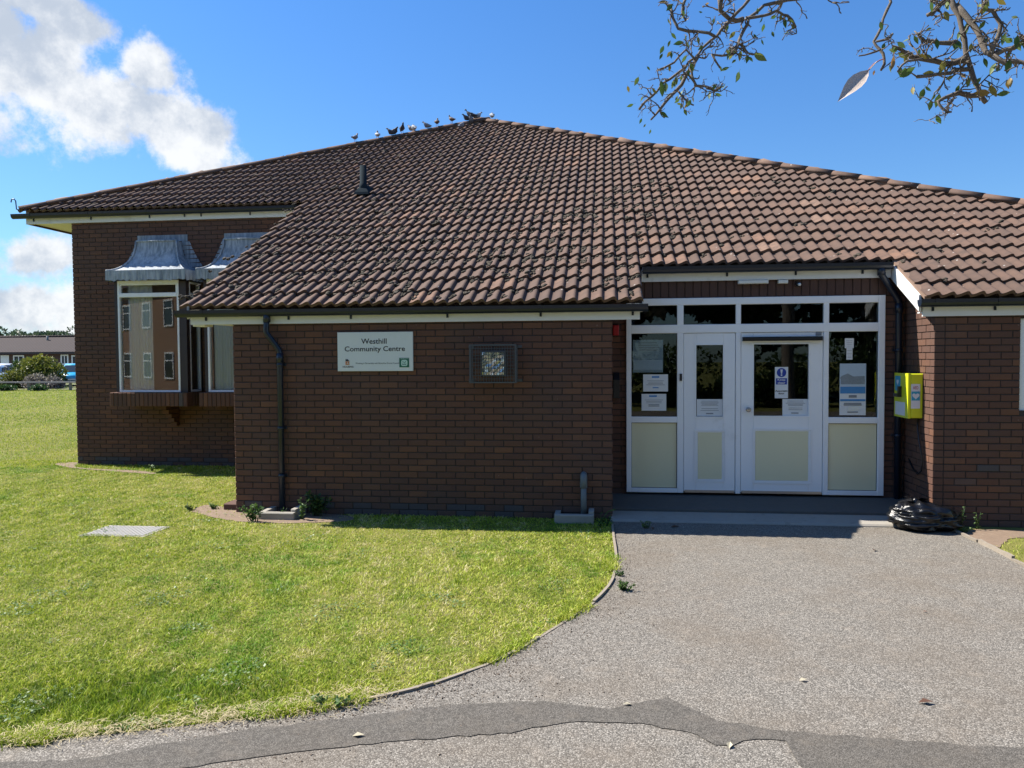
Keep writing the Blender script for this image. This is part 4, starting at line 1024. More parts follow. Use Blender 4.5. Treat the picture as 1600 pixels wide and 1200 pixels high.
notice((1222.5, 623.5, 1263, 649.8), YGd, 'white paper notice at the foot of the wide door glass', lines(.10, .38, 5)+lines(.52, .62, 2)+[(.34, .80, .62, .86, 'inkgrey', 'footer')])
notice((989, 531, 1036, 582), YS+.046, 'pale poster taped inside the side pane above two notices', lines(.08, .3, 4)+[(.02, .62, .98, .92, 'skyprint', 'picture')], 'poster', 'poster', 'skyprint')
E2, a_, b_, c2, d2 = notice((1210.7, 573.4, 1231.3, 622.2), YGd-.004, 'blue and white keep clear automatic door sticker on wide door glass', [], 'safety_sticker', 'sticker')
xm = (a_+b_)/2; H_ = d2-c2; Yt = YGd-.0065
m = MB(); rr_ = (b_-a_)*.36; m.prism([(xm+rr_*math.cos(2*math.pi*k/24), d2-H_*.18+rr_*math.sin(2*math.pi*k/24)) for k in range(24)], 'y', Yt, Yt+.001); m.build('round_symbol', M['blue'], E2)
m = MB(); m.prism([(xm-.014, d2-H_*.08), (xm+.014, d2-H_*.08), (xm+.006, d2-H_*.22), (xm-.006, d2-H_*.22)], 'y', Yt-.002, Yt-.001); m.prism([(xm+.010*math.cos(2*math.pi*k/12), d2-H_*.26+.010*math.sin(2*math.pi*k/12)) for k in range(12)], 'y', Yt-.002, Yt-.001); m.build('exclamation_mark', M['paper'], E2)
m = MB(); m.box(a_+(b_-a_)*.08, b_-(b_-a_)*.08, Yt, Yt+.001, d2-H_*.56, d2-H_*.36); m.build('blue_band', M['blue'], E2)
text('Keep', xm-.045, xm+.045, d2-H_*.415, Yt-.001, M['paper'], E2, height=.030, bold=.02); text('clear', xm-.045, xm+.045, d2-H_*.505, Yt-.001, M['paper'], E2, height=.026, bold=.02)
text('Automatic', xm-.072, xm+.072, d2-H_*.765, Yt, M['ink'], E2, height=.022, bold=.03); text('door', xm-.034, xm+.034, d2-H_*.845, Yt, M['ink'], E2, height=.022, bold=.03)
notice((1311.8, 568, 1352.9, 648.7), YG, 'tall poster with a house photograph and blue band in right side pane', [(.0, .0, 1, .44, 'skyprint', 'photo_sky'), (.04, .30, .96, .40, 'darkprint', 'photo_cars'), (.02, .445, .98, .58, 'midblue', 'blue_band'), (.35, .61, .65, .66, 'inkgrey', 'print_line'), (.02, .69, .98, .73, 'midblue', 'blue_rule')]+lines(.76, .79, 2)+[(.3, .93, .7, .95, 'inkgrey', 'footer'), (.30, .83, .72, .91, 'signwhite', 'box')], 'poster', 'poster')
E3 = [o for o in col.objects if o.get('label', '').startswith('tall poster')][0]
pr = rectY(1311.8, 568, 1352.9, 648.7, YG); PX = lambda u: pr[0]+(pr[1]-pr[0])*u; PZ = lambda v: pr[3]-(pr[3]-pr[2])*v
m = MB(); m.prism([(PX(.02), PZ(.27)), (PX(.08), PZ(.24)), (PX(.3), PZ(.19)), (PX(.52), PZ(.25)), (PX(.95), PZ(.24)), (PX(.95), PZ(.30)), (PX(.02), PZ(.30))], 'y', YG-.0031, YG-.0017); m.build('photo_house', M['darkprint'], E3)
notice((1320, 528.5, 1334, 544), YG, 'small white card stuck high in the right side pane', lines(.2, .8, 4))
notice((1322.5, 541, 1332, 562), YG-.003, 'narrow paper slip hanging below a card in right side pane', lines(.3, .8, 3))

# ------------------------------------------------------------------ rubbish bag
bc = onZ(1447, 828); bc = Vector((bc.x, bc.y+.03, .006))
BG = empty('rubbish_bag', bc, 'black plastic rubbish bag slumped by the entrance slab', 'bag')
bm = bmesh.new(); bmesh.ops.create_icosphere(bm, subdivisions=5, radius=1)
from mathutils import noise as mn
for v in bm.verts:
    p = v.co.copy(); an = math.atan2(p.y, p.x); z = p.z
    hxy = math.hypot(p.x, p.y); k_ = 1/((hxy**2.9+abs(z)**2.9)**(1/2.9)); p = p*k_; z = p.z
    big = mn.noise(p*1.5+Vector((3, 1, 7)))
    cr = 1-abs(mn.noise(Vector((p.x*1.6, p.y*1.6, p.z*4.2))+Vector((9, 2, 4))))*2.2
    cr2 = 1-abs(mn.noise(Vector((p.x*3.4, p.y*3.4, p.z*8.5))+Vector((1, 8, 2))))*2.2
    kd = math.hypot(p.x+.32, p.y+.1); gath = math.sin(math.atan2(p.y+.1, p.x+.32)*9+2*big)
    off = .13*big-.12*max(0, cr)**2-.014*max(0, cr2)**2+(.05*gath*math.exp(-kd*1.3) if z > .2 else 0)
    sx, sy, sz = .37, .27, .145
    n_ = p.normalized(); q_ = Vector((p.x*sx, p.y*sy, p.z*sz))+Vector((n_.x, n_.y, n_.z*.8))*off*.42
    zz = q_.z+.125
    if z > 0: zz += .06*math.exp(-kd*2.2)-.05*max(0, p.x)*z
    v.co = (q_.x, q_.y, max(0.0, zz))
for f in bm.faces: f.smooth = True
me = bpy.data.meshes.new('bag_body'); bm.to_mesh(me); bm.free()
def bagmat():
    m, t = newmat('shiny_black_polythene'); P = objco(t)
    n1 = t.noise(t.vm('MULTIPLY', P, (1, 1, 2.2)), 7, 2, .5); n2 = t.noise(t.vm('MULTIPLY', P, (1.4, 1.4, 3.0)), 26, 4, .6)
    h = t.math('ADD', t.math('ABSOLUTE', t.math('SUBTRACT', n1, .5)), t.math('MULTIPLY', t.math('ABSOLUTE', t.math('SUBTRACT', n2, .5)), .5))
    finish(t, (.005, .005, .006, 1), .28, h, .3, .04, .5); return m
M['bag'] = bagmat()
link('bag_body', me, M['bag'], BG, bc)
m = MB(); kx = Vector((-.11, -.03, .30))+bc
for (dx_, dy_, dz_, L_) in ((-.12, -.03, .05, 1), (.11, -.05, .03, 1), (-.03, .06, .07, 1)):
    d = Vector((dx_, dy_, dz_)); s = d.cross(Vector((0, .3, 1))).normalized()*.035
    m.add([kx-s*.3, kx+s*.3, kx+d*.5+s+Vector((0, 0, .02)), kx+d+s*.9, kx+d-s*.7, kx+d*.5-s+Vector((0, 0, -.01))], [(0, 1, 2, 5), (2, 3, 4, 5)], smooth=True)
m.tube([kx-Vector((0, 0, .06)), kx-Vector((0, 0, .02)), kx+Vector((0, 0, .01)), kx+Vector((.01, 0, .03))], [.09, .035, .03, .012], 9); m.build('bag_knot', M['bag'], BG)

# ------------------------------------------------------------------ kerb edgings, manhole cover
def edging(path, z, wd, label, group):
    tot = [0]
    for a, b in zip(path, path[1:]): tot.append(tot[-1]+math.hypot(b[0]-a[0], b[1]-a[1]))
    L = tot[-1]; s = 0.0; k = 0
    def at_(t):
        return Vector((np.interp(t, tot, [p[0] for p in path]), np.interp(t, tot, [p[1] for p in path]), 0))
    while s < min(L, 4.75):
        ln = random.uniform(.55, .95); e = min(s+ln, L); top = z+random.uniform(-.012, .010); lean = random.uniform(-.008, .008)
        n = 6; P = [at_(s+(e-s)*i/(n-1)) for i in range(n)]; rings = []
        for i, p in enumerate(P):
            t = (P[min(i+1, n-1)]-P[max(i-1, 0)]).normalized(); nn_ = Vector((-t.y, t.x, 0)); tt = top+random.uniform(-.005, .004)
            rings.append([p-nn_*wd+Vector((0, 0, -.05)), p+nn_*wd+Vector((0, 0, -.05)), p+nn_*(wd+lean)+Vector((0, 0, tt)), p-nn_*(wd-lean)+Vector((0, 0, tt))])
        m = MB(); m.loft(rings, smooth=False); m.build('timber_edging', M['timber_edge'], None, label=label, category='edging', group=group); s = e+.012
edging(KS[2:], .014, .011, 'weathered timber edging board between the curved lawn and the tarmac', 'edging boards round the lawn')
edging(RKS[1:], .030, .014, 'weathered timber edging board beside the bag between tarmac and soil', 'edging boards right of the path')
mp = [onZ(u, v) for u, v in ((165, 820), (262, 825), (230, 838), (128, 838))]
cxm = sum(p.x for p in mp)/4; cym = sum(p.y for p in mp)/4
MH = empty('manhole_cover', (cxm, cym, 0), 'grey metal manhole cover with a raised grid set in the lawn', 'manhole cover')
m = MB(); m.box(cxm-.37, cxm+.37, cym-.25, cym+.25, -.04, .005, ch=0); m.build('frame', M['concrete'], MH)
m = MB(); m.box(cxm-.33, cxm+.33, cym-.215, cym+.215, .0051, .008)
for i in range(14):
    for j in range(9): m.box(cxm-.315+i*.0465, cxm-.315+i*.0465+.033, cym-.2+j*.0455, cym-.2+j*.0455+.032, .0081, .0105)
M['cover'] = plain('worn_steel_cover', (.31, .30, .28), .8, .2, 20, .2, metal=.0, dirt=(.22, .20, .17)); m.build('cover_plate', M['cover'], MH)

# ------------------------------------------------------------------ grass
def inpoly(X, Y, poly):
    ins = np.zeros(len(X), bool); n = len(poly)
    for i in range(n):
        x1, y1 = poly[i]; x2, y2 = poly[(i+1) % n]
        if y1 == y2: continue
        c = ((y1 > Y) != (y2 > Y)) & (X < (x2-x1)*(Y-y1)/(y2-y1)+x1); ins ^= c
    return ins
e_k = np.array(KS); M['crumb'] = plain('brown_crumbs', (.16, .11, .075), .9, .5, 90, .3)
LAWN = KS+[(-95, 60), (-9, 60), (-9.3, YL-.01), (XA, YL-.01), (XA, YF-.01), (.03, YF-.01)]
def view_ok(X, Y, m=60):
    d = np.stack([X, Y, np.full_like(X, .02)-CH], 1); z = d@np.array(_fw); u = 800+FPX*(d@np.array(_R))/np.maximum(z, .1); v = 600-FPX*(d@np.array(_U))/np.maximum(z, .1)
    return (z > 1) & (u > -420) & (u < 2020) & (v < 1500)
def lowfreq(X, Y, s, seed):
    r = np.random.default_rng(seed); o = np.zeros_like(X)
    for k in range(7):
        a = r.uniform(0, 6.28); f = s*r.uniform(.5, 2.0); o += np.sin((X*math.cos(a)+Y*math.sin(a))*f+r.uniform(0, 6.28))
    return o/7**.5
def blades(X, Y, h, wdt, a, lean=.55):
    n = len(X); an = rng.uniform(0, 2*np.pi, n); la_ = rng.uniform(0, 2*np.pi, n); ln = h*np.abs(rng.normal(lean, .45, n))
    dx, dy = np.cos(an)*wdt/2, np.sin(an)*wdt/2; lx, ly = np.cos(la_)*ln, np.sin(la_)*ln
    V = np.zeros((n, 5, 3))
    V[:, 0] = np.stack([X-dx, Y-dy, np.zeros(n)], 1); V[:, 1] = np.stack([X+dx, Y+dy, np.zeros(n)], 1)
    V[:, 2] = np.stack([X+dx*.8+lx*.35, Y+dy*.8+ly*.35, h*.62], 1); V[:, 3] = np.stack([X-dx*.8+lx*.35, Y-dy*.8+ly*.35, h*.62], 1)
    V[:, 4] = np.stack([X+lx, Y+ly, h], 1)
    i = np.arange(n)[:, None]*5
    F = np.concatenate([i+np.array([[0, 1, 2]]), i+np.array([[0, 2, 3]]), i+np.array([[3, 2, 4]])], 0)
    return V.reshape(-1, 3), F, np.concatenate([a, a, a])
def scatter(n, x0, x1, y0, y1, pw):
    u = rng.random(n); Y = (y0**(1-pw)+(y1**(1-pw)-y0**(1-pw))*u)**(1/(1-pw)); X = rng.uniform(x0, x1, n); return X, Y
mh = (cxm-.33, cxm+.33, cym-.20, cym+.21)
X, Y = scatter(900000, -11, .1, 2.6, 13.0, 1.5)
ok = inpoly(X, Y, LAWN) & view_ok(X, Y) & (~inpoly(X, Y, S1) | (rng.random(len(X)) < .10)) & (~inpoly(X, Y, S2) | (rng.random(len(X)) < .3)) & ~((X > mh[0]) & (X < mh[1]) & (Y > mh[2]) & (Y < mh[3]))
X, Y = X[ok], Y[ok]
bare = lowfreq(X, Y, 1.6, 3); keep = rng.random(len(X)) < np.clip(.9-.28*np.maximum(bare-.55, 0)*2, .35, 1); X, Y, bare = X[keep], Y[keep], bare[keep]
lush = np.exp(-(((X+2.75)/.55)**2+((Y-3.85)/.32)**2))+.6*np.exp(-(((X+1.9)/.45)**2+((Y-4.1)/.25)**2))
h = rng.uniform(.006, .023, len(X))*(1+.25*lowfreq(X, Y, 3, 5))*(1+1.3*lush); h = np.clip(h, .008, .11)
wall = (Y > YF-.35) & (X > XA); h = np.where(wall, h*1.5, h)
a = np.clip(rng.beta(2.0, 2.0, len(X))+.20*np.maximum(bare, 0)+.16*lowfreq(X, Y, 16, 31)+.10*lowfreq(X, Y, 45, 32)-.05-.35*lush, .005, 1)
V1, F1, A1 = blades(X, Y, h, (.0030+.00045*Y)*rng.uniform(.8, 1.3, len(X)), a, 1.15-.5*lush)
npmesh('grass', V1, F1, M['grass'], attr=A1, kind='stuff', label='short mown yellow green lawn grass beside the path', category='grass')
X, Y = scatter(420000, -60, -5, 12.0, 60, 1.6); ok = inpoly(X, Y, LAWN) & view_ok(X, Y) & ~inpoly(X, Y, S2); X, Y = X[ok], Y[ok]
a = np.clip(rng.beta(2.2, 2.0, len(X))+.12*lowfreq(X, Y, .5, 9), .005, 1)
V1, F1, A1 = blades(X, Y, rng.uniform(.02, .045, len(X)), 0.00062*Y*rng.uniform(.8, 1.3, len(X)), a)
npmesh('grass', V1, F1, M['grass'], attr=A1, kind='stuff', label='far lawn grass stretching to the low rail fence', category='grass')
X, Y = scatter(26000, 3.6, 9, 4.2, 8.6, 1.5); ok = (X > np.interp(-Y, [-p[1] for p in RKS], [p[0] for p in RKS])+.05) & ~inpoly(X, Y, S3) & (Y < YF-.25) & view_ok(X, Y); X, Y = X[ok], Y[ok]
V1, F1, A1 = blades(X, Y, rng.uniform(.01, .03, len(X)), (.002+.0003*Y), np.clip(rng.beta(2, 2.0, len(X)), .005, 1), 1.0)
npmesh('grass', V1, F1, M['grass'], attr=A1, kind='stuff', label='small patch of grass right of the entrance path', category='grass')
# ragged tufts over the edging
e = np.array(KS); seg = rng.integers(3, 88, 16000); t = rng.random(16000)[:, None]; P = e[seg]*(1-t)+e[seg+1]*t+rng.normal(0, .03, (16000, 2))-np.array([.03, 0]); clump = lowfreq(P[:, 0], P[:, 1], 7, 21) > .35; P = P[clump]
V1, F1, A1 = blades(P[:, 0], P[:, 1], rng.uniform(.015, .05, len(P)), np.full(len(P), .006), np.clip(rng.beta(2, 2, len(P)), .005, 1), .9)
npmesh('grass', V1, F1, M['grass'], attr=A1, kind='stuff', label='ragged grass creeping over the timber edging of lawn', category='grass')
# clover and plantain leaves lying in the turf
X, Y = scatter(60000, -8, .1, 2.9, 9.5, 1.5); ok = inpoly(X, Y, LAWN) & view_ok(X, Y); X, Y = X[ok], Y[ok]; ok = (lowfreq(X, Y, 4.5, 41)+.5*lowfreq(X, Y, 14, 42)) > 1.05; X, Y = X[ok], Y[ok]; n = len(X)
dd_ = np.stack([rng.normal(size=n), rng.normal(size=n), rng.uniform(.0, .5, n)], 1); dd_ /= np.linalg.norm(dd_, axis=1, keepdims=True); sd_ = np.stack([-dd_[:, 1], dd_[:, 0], rng.normal(0, .25, n)], 1); sd_ /= np.linalg.norm(sd_, axis=1, keepdims=True); L_ = rng.uniform(.012, .028, n)[:, None]; C0 = np.stack([X, Y, rng.uniform(.008, .02, n)], 1)
V = np.stack([C0, C0+dd_*L_*.5+sd_*L_*.34, C0+dd_*L_, C0+dd_*L_*.5-sd_*L_*.34], 1).reshape(-1, 3); i = np.arange(n)[:, None]*4
npmesh('clover', V, np.concatenate([i+np.array([[0, 1, 2]]), i+np.array([[0, 2, 3]])], 0), M['weed'], attr=np.tile(rng.uniform(.3, 1, n), 2), kind='stuff', label='small clover leaves in patches through the lawn', category='clover')
# crumbs of soil and leaf litter on the tarmac along the lawn edge
n = 5200; sg_ = rng.integers(2, 66, n); tt_ = rng.random(n)[:, None]; P = e_k[sg_]*(1-tt_)+e_k[sg_+1]*tt_; off_ = rng.exponential(.22, n)[:, None]*np.array([[.85, -.55]]); P = P+off_+rng.normal(0, .03, (n, 2)); ex = np.stack([rng.uniform(.1, 3.4, 500), 8.58-rng.exponential(.06, 500)], 1); P = np.concatenate([P, ex]); n = len(P)
sz_ = rng.uniform(.0015, .0052, n); C0 = np.stack([P[:, 0], P[:, 1], np.full(n, .006)], 1); V = (C0[:, None, :]+rng.normal(0, 1, (n, 4, 3))*sz_[:, None, None]*np.array([1, 1, .35])); V[:, :, 2] = np.maximum(V[:, :, 2], .0055); V = V.reshape(-1, 3); i = np.arange(n)[:, None]*4
npmesh('leaf_litter', V, np.concatenate([i+np.array([[0, 1, 2]]), i+np.array([[0, 2, 3]]), i+np.array([[0, 3, 1]]), i+np.array([[1, 3, 2]])], 0), M['crumb'], kind='stuff', label='brown crumbs of soil and leaf on the tarmac along the lawn', category='litter')
# dry clippings
X, Y = scatter(3000, -9, .1, 2.8, 12.2, 1.3); ok = inpoly(X, Y, LAWN) & view_ok(X, Y); X, Y = X[ok], Y[ok]; n = len(X)
ext = 2200; pe = e[rng.integers(50, 88, ext)]+rng.random((ext, 1))*np.array([-.12, .04])+rng.normal(0, .05, (ext, 2)); X = np.concatenate([X, pe[:, 0]]); Y = np.concatenate([Y, pe[:, 1]]); n = len(X)
an = rng.uniform(0, 6.28, n); L = rng.uniform(.02, .085, n); wd = .0008+.00013*Y
d = np.stack([np.cos(an), np.sin(an)], 1); nn_ = np.stack([-d[:, 1], d[:, 0]], 1); cv = rng.normal(0, .2, n)[:, None]*L[:, None]*nn_
zb_ = rng.uniform(.008, .03, n); P0 = np.stack([X, Y], 1)
def S3d(p, z): return np.concatenate([p, z[:, None]], 1)
V = np.stack([S3d(P0-nn_*wd[:, None], zb_), S3d(P0+nn_*wd[:, None], zb_), S3d(P0+d*L[:, None]/2+cv+nn_*wd[:, None], zb_+.006), S3d(P0+d*L[:, None]/2+cv-nn_*wd[:, None], zb_+.006), S3d(P0+d*L[:, None], zb_*.8)], 1).reshape(-1, 3)
i = np.arange(n)[:, None]*5; F = np.concatenate([i+np.array([[0, 1, 2]]), i+np.array([[0, 2, 3]]), i+np.array([[3, 2, 4]])], 0)
npmesh('dry_clippings', V, F, M['straw'], kind='stuff', label='pale dry grass clippings strewn over the lawn', category='clippings')

# ------------------------------------------------------------------ weeds and plants
def leaves(C, n_dir, size, aspect=.55, fold=.15):
    """rhombic leaves: C (n,3), directions (n,3), sizes"""
    n = len(C); d = n_dir/np.linalg.norm(n_dir, axis=1, keepdims=True); r = rng.normal(size=(n, 3)); s = np.cross(d, r); s /= np.linalg.norm(s, axis=1, keepdims=True)
    up = np.cross(s, d); L = size[:, None]
    V = np.stack([C, C+d*L*.45+s*L*aspect/2+up*L*fold, C+d*L, C+d*L*.45-s*L*aspect/2+up*L*fold], 1).reshape(-1, 3)
    i = np.arange(n)[:, None]*4; F = np.concatenate([i+np.array([[0, 1, 2]]), i+np.array([[0, 2, 3]])], 0); return V, F
def weed(loc, hgt, rad, n, size, mat, label, group=None, stems=6, name='weed'):
    e = empty(name, loc, label, 'weed', group); loc = np.array(loc); m = MB(); tips = []
    for k in range(stems):
        an = random.uniform(0, 6.28); r = rad*random.uniform(.2, 1); top = Vector((loc[0]+math.cos(an)*r, loc[1]-abs(math.sin(an))*r*.6, loc[2]+hgt*random.uniform(.5, 1))); b0 = Vector(loc)+Vector((math.cos(an)*r*.3, 0, -.01)); mid = (b0+top)/2+Vector((0, 0, hgt*.15))
        m.tube([b0, mid, top], [.004, .003, .0015], 5); tips.append((b0, mid, top))
    m.build('stem', M['weed'], e)
    C_ = []; Dn = []
    for k in range(n):
        b0, mid, top = random.choice(tips); t = random.uniform(.15, 1); p = b0*(1-t)**2+mid*2*t*(1-t)+top*t*t; C_.append(p); Dn.append((random.gauss(0, 1), random.gauss(-.2, 1), random.gauss(.4, .6)))
    V, F = leaves(np.array([list(c) for c in C_]), np.array(Dn), rng.uniform(.5, 1.2, n)*size)
    npmesh('foliage', V, F, M[mat], parent=e, attr=np.tile(rng.uniform(.02, 1, n), 2), origin=tuple(loc))
def gp(u, v): q = onZ(u, v); return (q.x, q.y, .0)
weed(gp(397, 815), .22, .20, 170, .045, 'weed', 'pale leafy weed at the wall corner beside the downpipe', stems=14)
weed(gp(470, 812), .27, .10, 50, .045, 'weed', 'tall thin pale weed between downpipe and dark bush')
weed((onY(495, 800, YF-.10).x, YF-.12, 0), .30, .22, 260, .06, 'weed_dark', 'dark bushy weed against the brick wall under the name board', stems=14)
weed(gp(440, 810), .15, .12, 24, .04, 'weed', 'small straggly weed in front of gully surround')
weed(gp(238, 736), .12, .06, 24, .05, 'weed', 'small weed at the foot of the wall below bay window')
weed(gp(1012, 826), .10, .13, 50, .035, 'weed', 'low weed on the tarmac edge by the entrance slab')
weed(gp(945, 822), .14, .12, 50, .04, 'weed_dark', 'dark weed between gully surround and slab')
weed((onY(1496, 815, YF-.1).x, YF-.16, 0), .25, .05, 40, .03, 'weed', 'upright weed behind the rubbish bag', stems=4)
weed((onY(1524, 815, YF-.1).x, YF-.14, 0), .22, .05, 34, .03, 'weed', 'upright weed on bare soil by the right hand wall', stems=3)
weed(gp(1505, 832), .06, .13, 80, .03, 'weed', 'low weed at the end of the right timber edging')
weed(gp(978, 922), .08, .13, 110, .035, 'weed', 'low leafy weed spilling over the lawn edging', stems=10)
weed(gp(968, 900), .05, .07, 40, .03, 'weed', 'tiny weed beside the edging near a larger weed', stems=8)
weed(gp(335, 795), .07, .14, 60, .04, 'weed', 'low weed on bare soil near the wall corner plinth', stems=8)
weed(gp(300, 798), .07, .10, 40, .04, 'weed_dark', 'low dark weed in the lawn beyond bare soil', stems=8)
weed(gp(520, 1100), .06, .14, 110, .035, 'weed', 'broad leaved clover clump at the lawn edge', stems=12)
m = MB(); b0 = Vector(gp(938, 826)); m.tube([b0, b0+Vector((.02, -.01, .10)), b0+Vector((.08, -.02, .19)), b0+Vector((.16, -.03, .22))], [.004, .004, .005, .008], 6); o = m.build('grass_stalk', M['weed'], None, label='single bending grass stalk by the entrance slab', category='weed')
# fallen leaves
M['dead'] = plain('dead_leaf_brown', (.10, .045, .025), .8, .4, 60, .2); M['deadp'] = plain('dead_leaf_pale', (.45, .40, .28), .8, .3, 60, .2)
for (u, v, s, mt, lab) in ((1447, 1098, .075, 'dead', 'dark curled dead leaf on the tarmac above the patch'), (1366, 860, .07, 'dead', 'small brown dead leaf on tarmac before the slab'), (1140, 1165, .055, 'deadp', 'pale dry leaf at the notch of dark patch'), (1255, 1063, .05, 'deadp', 'pale leaf flat on the open tarmac'), (560, 1150, .06, 'deadp', 'pale yellow leaf lying on the dark tarmac patch'), (1055, 824, .10, 'dead', 'dark dropping of wet leaves in slab shadow'), (1445, 956, .035, 'dead', 'tiny red brown leaf on the tarmac by itself'), (980, 1101, .05, 'deadp', 'pale curled leaf on upper edge of patch'), (1020, 826, .07, 'dead', 'dark leaf litter beside a low weed at slab')):
    q = onZ(u, v, .01); an = random.uniform(0, 6.28); d = Vector((math.cos(an), math.sin(an), 0)); n_ = Vector((-d.y, d.x, 0)); m = MB()
    m.add([q-d*s/2, q-d*s*.1+n_*s*.28+Vector((0, 0, s*.22)), q+d*s/2+Vector((0, 0, s*.12)), q-d*s*.1-n_*s*.28+Vector((0, 0, s*.18)), q+Vector((0, 0, .004))], [(0, 4, 1), (1, 4, 2), (2, 4, 3), (3, 4, 0)]); m.build('fallen_leaf', M[mt], None, label=lab, category='leaf', group='fallen leaves on the tarmac')

# ------------------------------------------------------------------ pigeons
def pigeon_mesh(kind):
    # local: +x forward; sections (x, z, half width, half height)
    if kind == 'stand': S = [(-.20, .11, .012, .006), (-.17, .115, .028, .010), (-.11, .125, .040, .022), (-.06, .135, .058, .050), (0, .15, .070, .066), (.05, .172, .064, .066), (.085, .20, .045, .050), (.10, .235, .030, .034), (.106, .262, .026, .028), (.118, .282, .027, .027), (.135, .288, .022, .021), (.15, .284, .010, .010), (.168, .276, .003, .003)]
    elif kind == 'huddle': S = [(-.17, .05, .012, .006), (-.13, .06, .035, .014), (-.08, .08, .060, .045), (-.02, .105, .078, .075), (.035, .12, .075, .080), (.065, .16, .050, .055), (.08, .19, .034, .036), (.09, .208, .029, .028), (.105, .215, .025, .024), (.122, .212, .010, .011), (.138, .206, .003, .003)]
    else: S = [(-.24, .17, .05, .005), (-.17, .165, .045, .012), (-.10, .155, .052, .038), (-.03, .15, .065, .058), (.04, .155, .060, .058), (.09, .17, .040, .042), (.12, .185, .030, .032), (.145, .195, .027, .027), (.17, .195, .014, .014), (.19, .188, .003, .003)]
    m = MB(); rings = []
    for (x, z, a, b) in S: rings.append([(x, a*math.cos(2*math.pi*k/12), z+b*math.sin(2*math.pi*k/12)) for k in range(12)])
    m.loft(rings); return m.mesh('pigeon_body')
def wing_mesh(kind, sgn):
    m = MB()
    if kind == 'spread':
        m.add([(.07, sgn*.05, .18), (.05, sgn*.25, .22), (-.06, sgn*.36, .21), (-.12, sgn*.22, .19), (-.10, sgn*.05, .17), (.0, sgn*.2, .225)], [(0, 1, 5), (1, 2, 5), (2, 3, 5), (3, 4, 5), (4, 0, 5)])
    else:
        z0_ = .03 if kind == 'stand' else 0.0
        P_ = [(.06, .13), (.03, .165), (-.04, .155), (-.12, .12), (-.20, .085), (-.11, .085), (-.02, .095), (.05, .10)]
        y_ = [.062, .066, .066, .045, .018, .046, .072, .068]
        m.add([(x, sgn*(yy+.006), z+z0_) for (x, z), yy in zip(P_, y_)]+[(-.03, sgn*.086, .125+z0_)], [(k, (k+1) % 8, 8) for k in range(8)])
    return m.mesh('wing')
def pigeonmat(name, body, head):
    m, t = newmat(name); P = objco(t); z = t.n('SeparateXYZ', {0: P}).outputs[2]
    c = t.mix(t.sstep(z, .17, .22), C4(body), C4(head)); c = t.mix(t.math('MULTIPLY', t.noise(P, 35, 3), .35), c, C4(tuple(x*.55 for x in body))); finish(t, c, .7); return m
PM = {'grey': (pigeonmat('grey_pigeon_feathers', (.17, .19, .23), (.05, .06, .08)), pigeonmat('grey_wing_feathers', (.22, .24, .28), (.2, .2, .2))),
      'dark': (pigeonmat('dark_pigeon_feathers', (.035, .038, .05), (.018, .02, .03)), pigeonmat('dark_wing_feathers', (.05, .05, .06), (.05, .05, .06))),
      'white': (pigeonmat('white_pigeon_feathers', (.36, .38, .41), (.06, .07, .09)), pigeonmat('white_wing_feathers', (.46, .48, .50), (.4, .4, .4))),
      'brown': (pigeonmat('brown_pigeon_feathers', (.10, .065, .055), (.03, .025, .03)), pigeonmat('brown_wing_feathers', (.13, .085, .07), (.1, .1, .1)))}
M['pinkleg'] = plain('pink_bird_leg', (.30, .08, .07), .7, .1, 30, 0)
PMESH = {}
def pigeon(u, v, h, kind, colr, yaw, label, s=.70):
    q = onRoof(u, v, h)
    if h > .1:
        p0 = Vector(rp(HLX, EV_L)) if u < px(APEX)[0] else Vector(rp(APX+hipx(10.2), 10.2)); lo, hi = 0.0, 1.0
        for _ in range(40):
            t = (lo+hi)/2
            if abs(px(p0+(APEX-p0)*t)[0]-px(p0)[0]) < abs(u-px(p0)[0]): lo = t
            else: hi = t
        q = p0+(APEX-p0)*t+Vector((0, 0, .125 if kind != 'spread' else .22))
    e = empty('pigeon', q, label, 'pigeon', 'pigeons gathered along the roof hip', rot=(0, 0, R(yaw))); e.scale = (s,)*3
    def sub(key, fn, mat, nm):
        k = (key, colr)
        if k not in PMESH: PMESH[k] = fn(); PMESH[k].materials.append(mat)
        o = bpy.data.objects.new(nm, PMESH[k]); col.objects.link(o); o.parent = e
    sub(kind, lambda: pigeon_mesh(kind), PM[colr][0], 'body')
    for sg in (-1, 1): sub(kind+'w%d' % sg, lambda: wing_mesh(kind, sg), PM[colr][1], 'wing')
    if kind == 'stand':
        for sg in (-1, 1):
            def lg(): m = MB(); m.tube([(.0, sg*.028, .10), (.005, sg*.028, .0)], .006, 6); m.tube([(-.02, sg*.028, .003), (.04, sg*.028, .003)], .005, 5); return m.mesh('leg')
            sub('leg%d' % sg, lg, M['pinkleg'], 'leg')
RG, TG = .15, .075
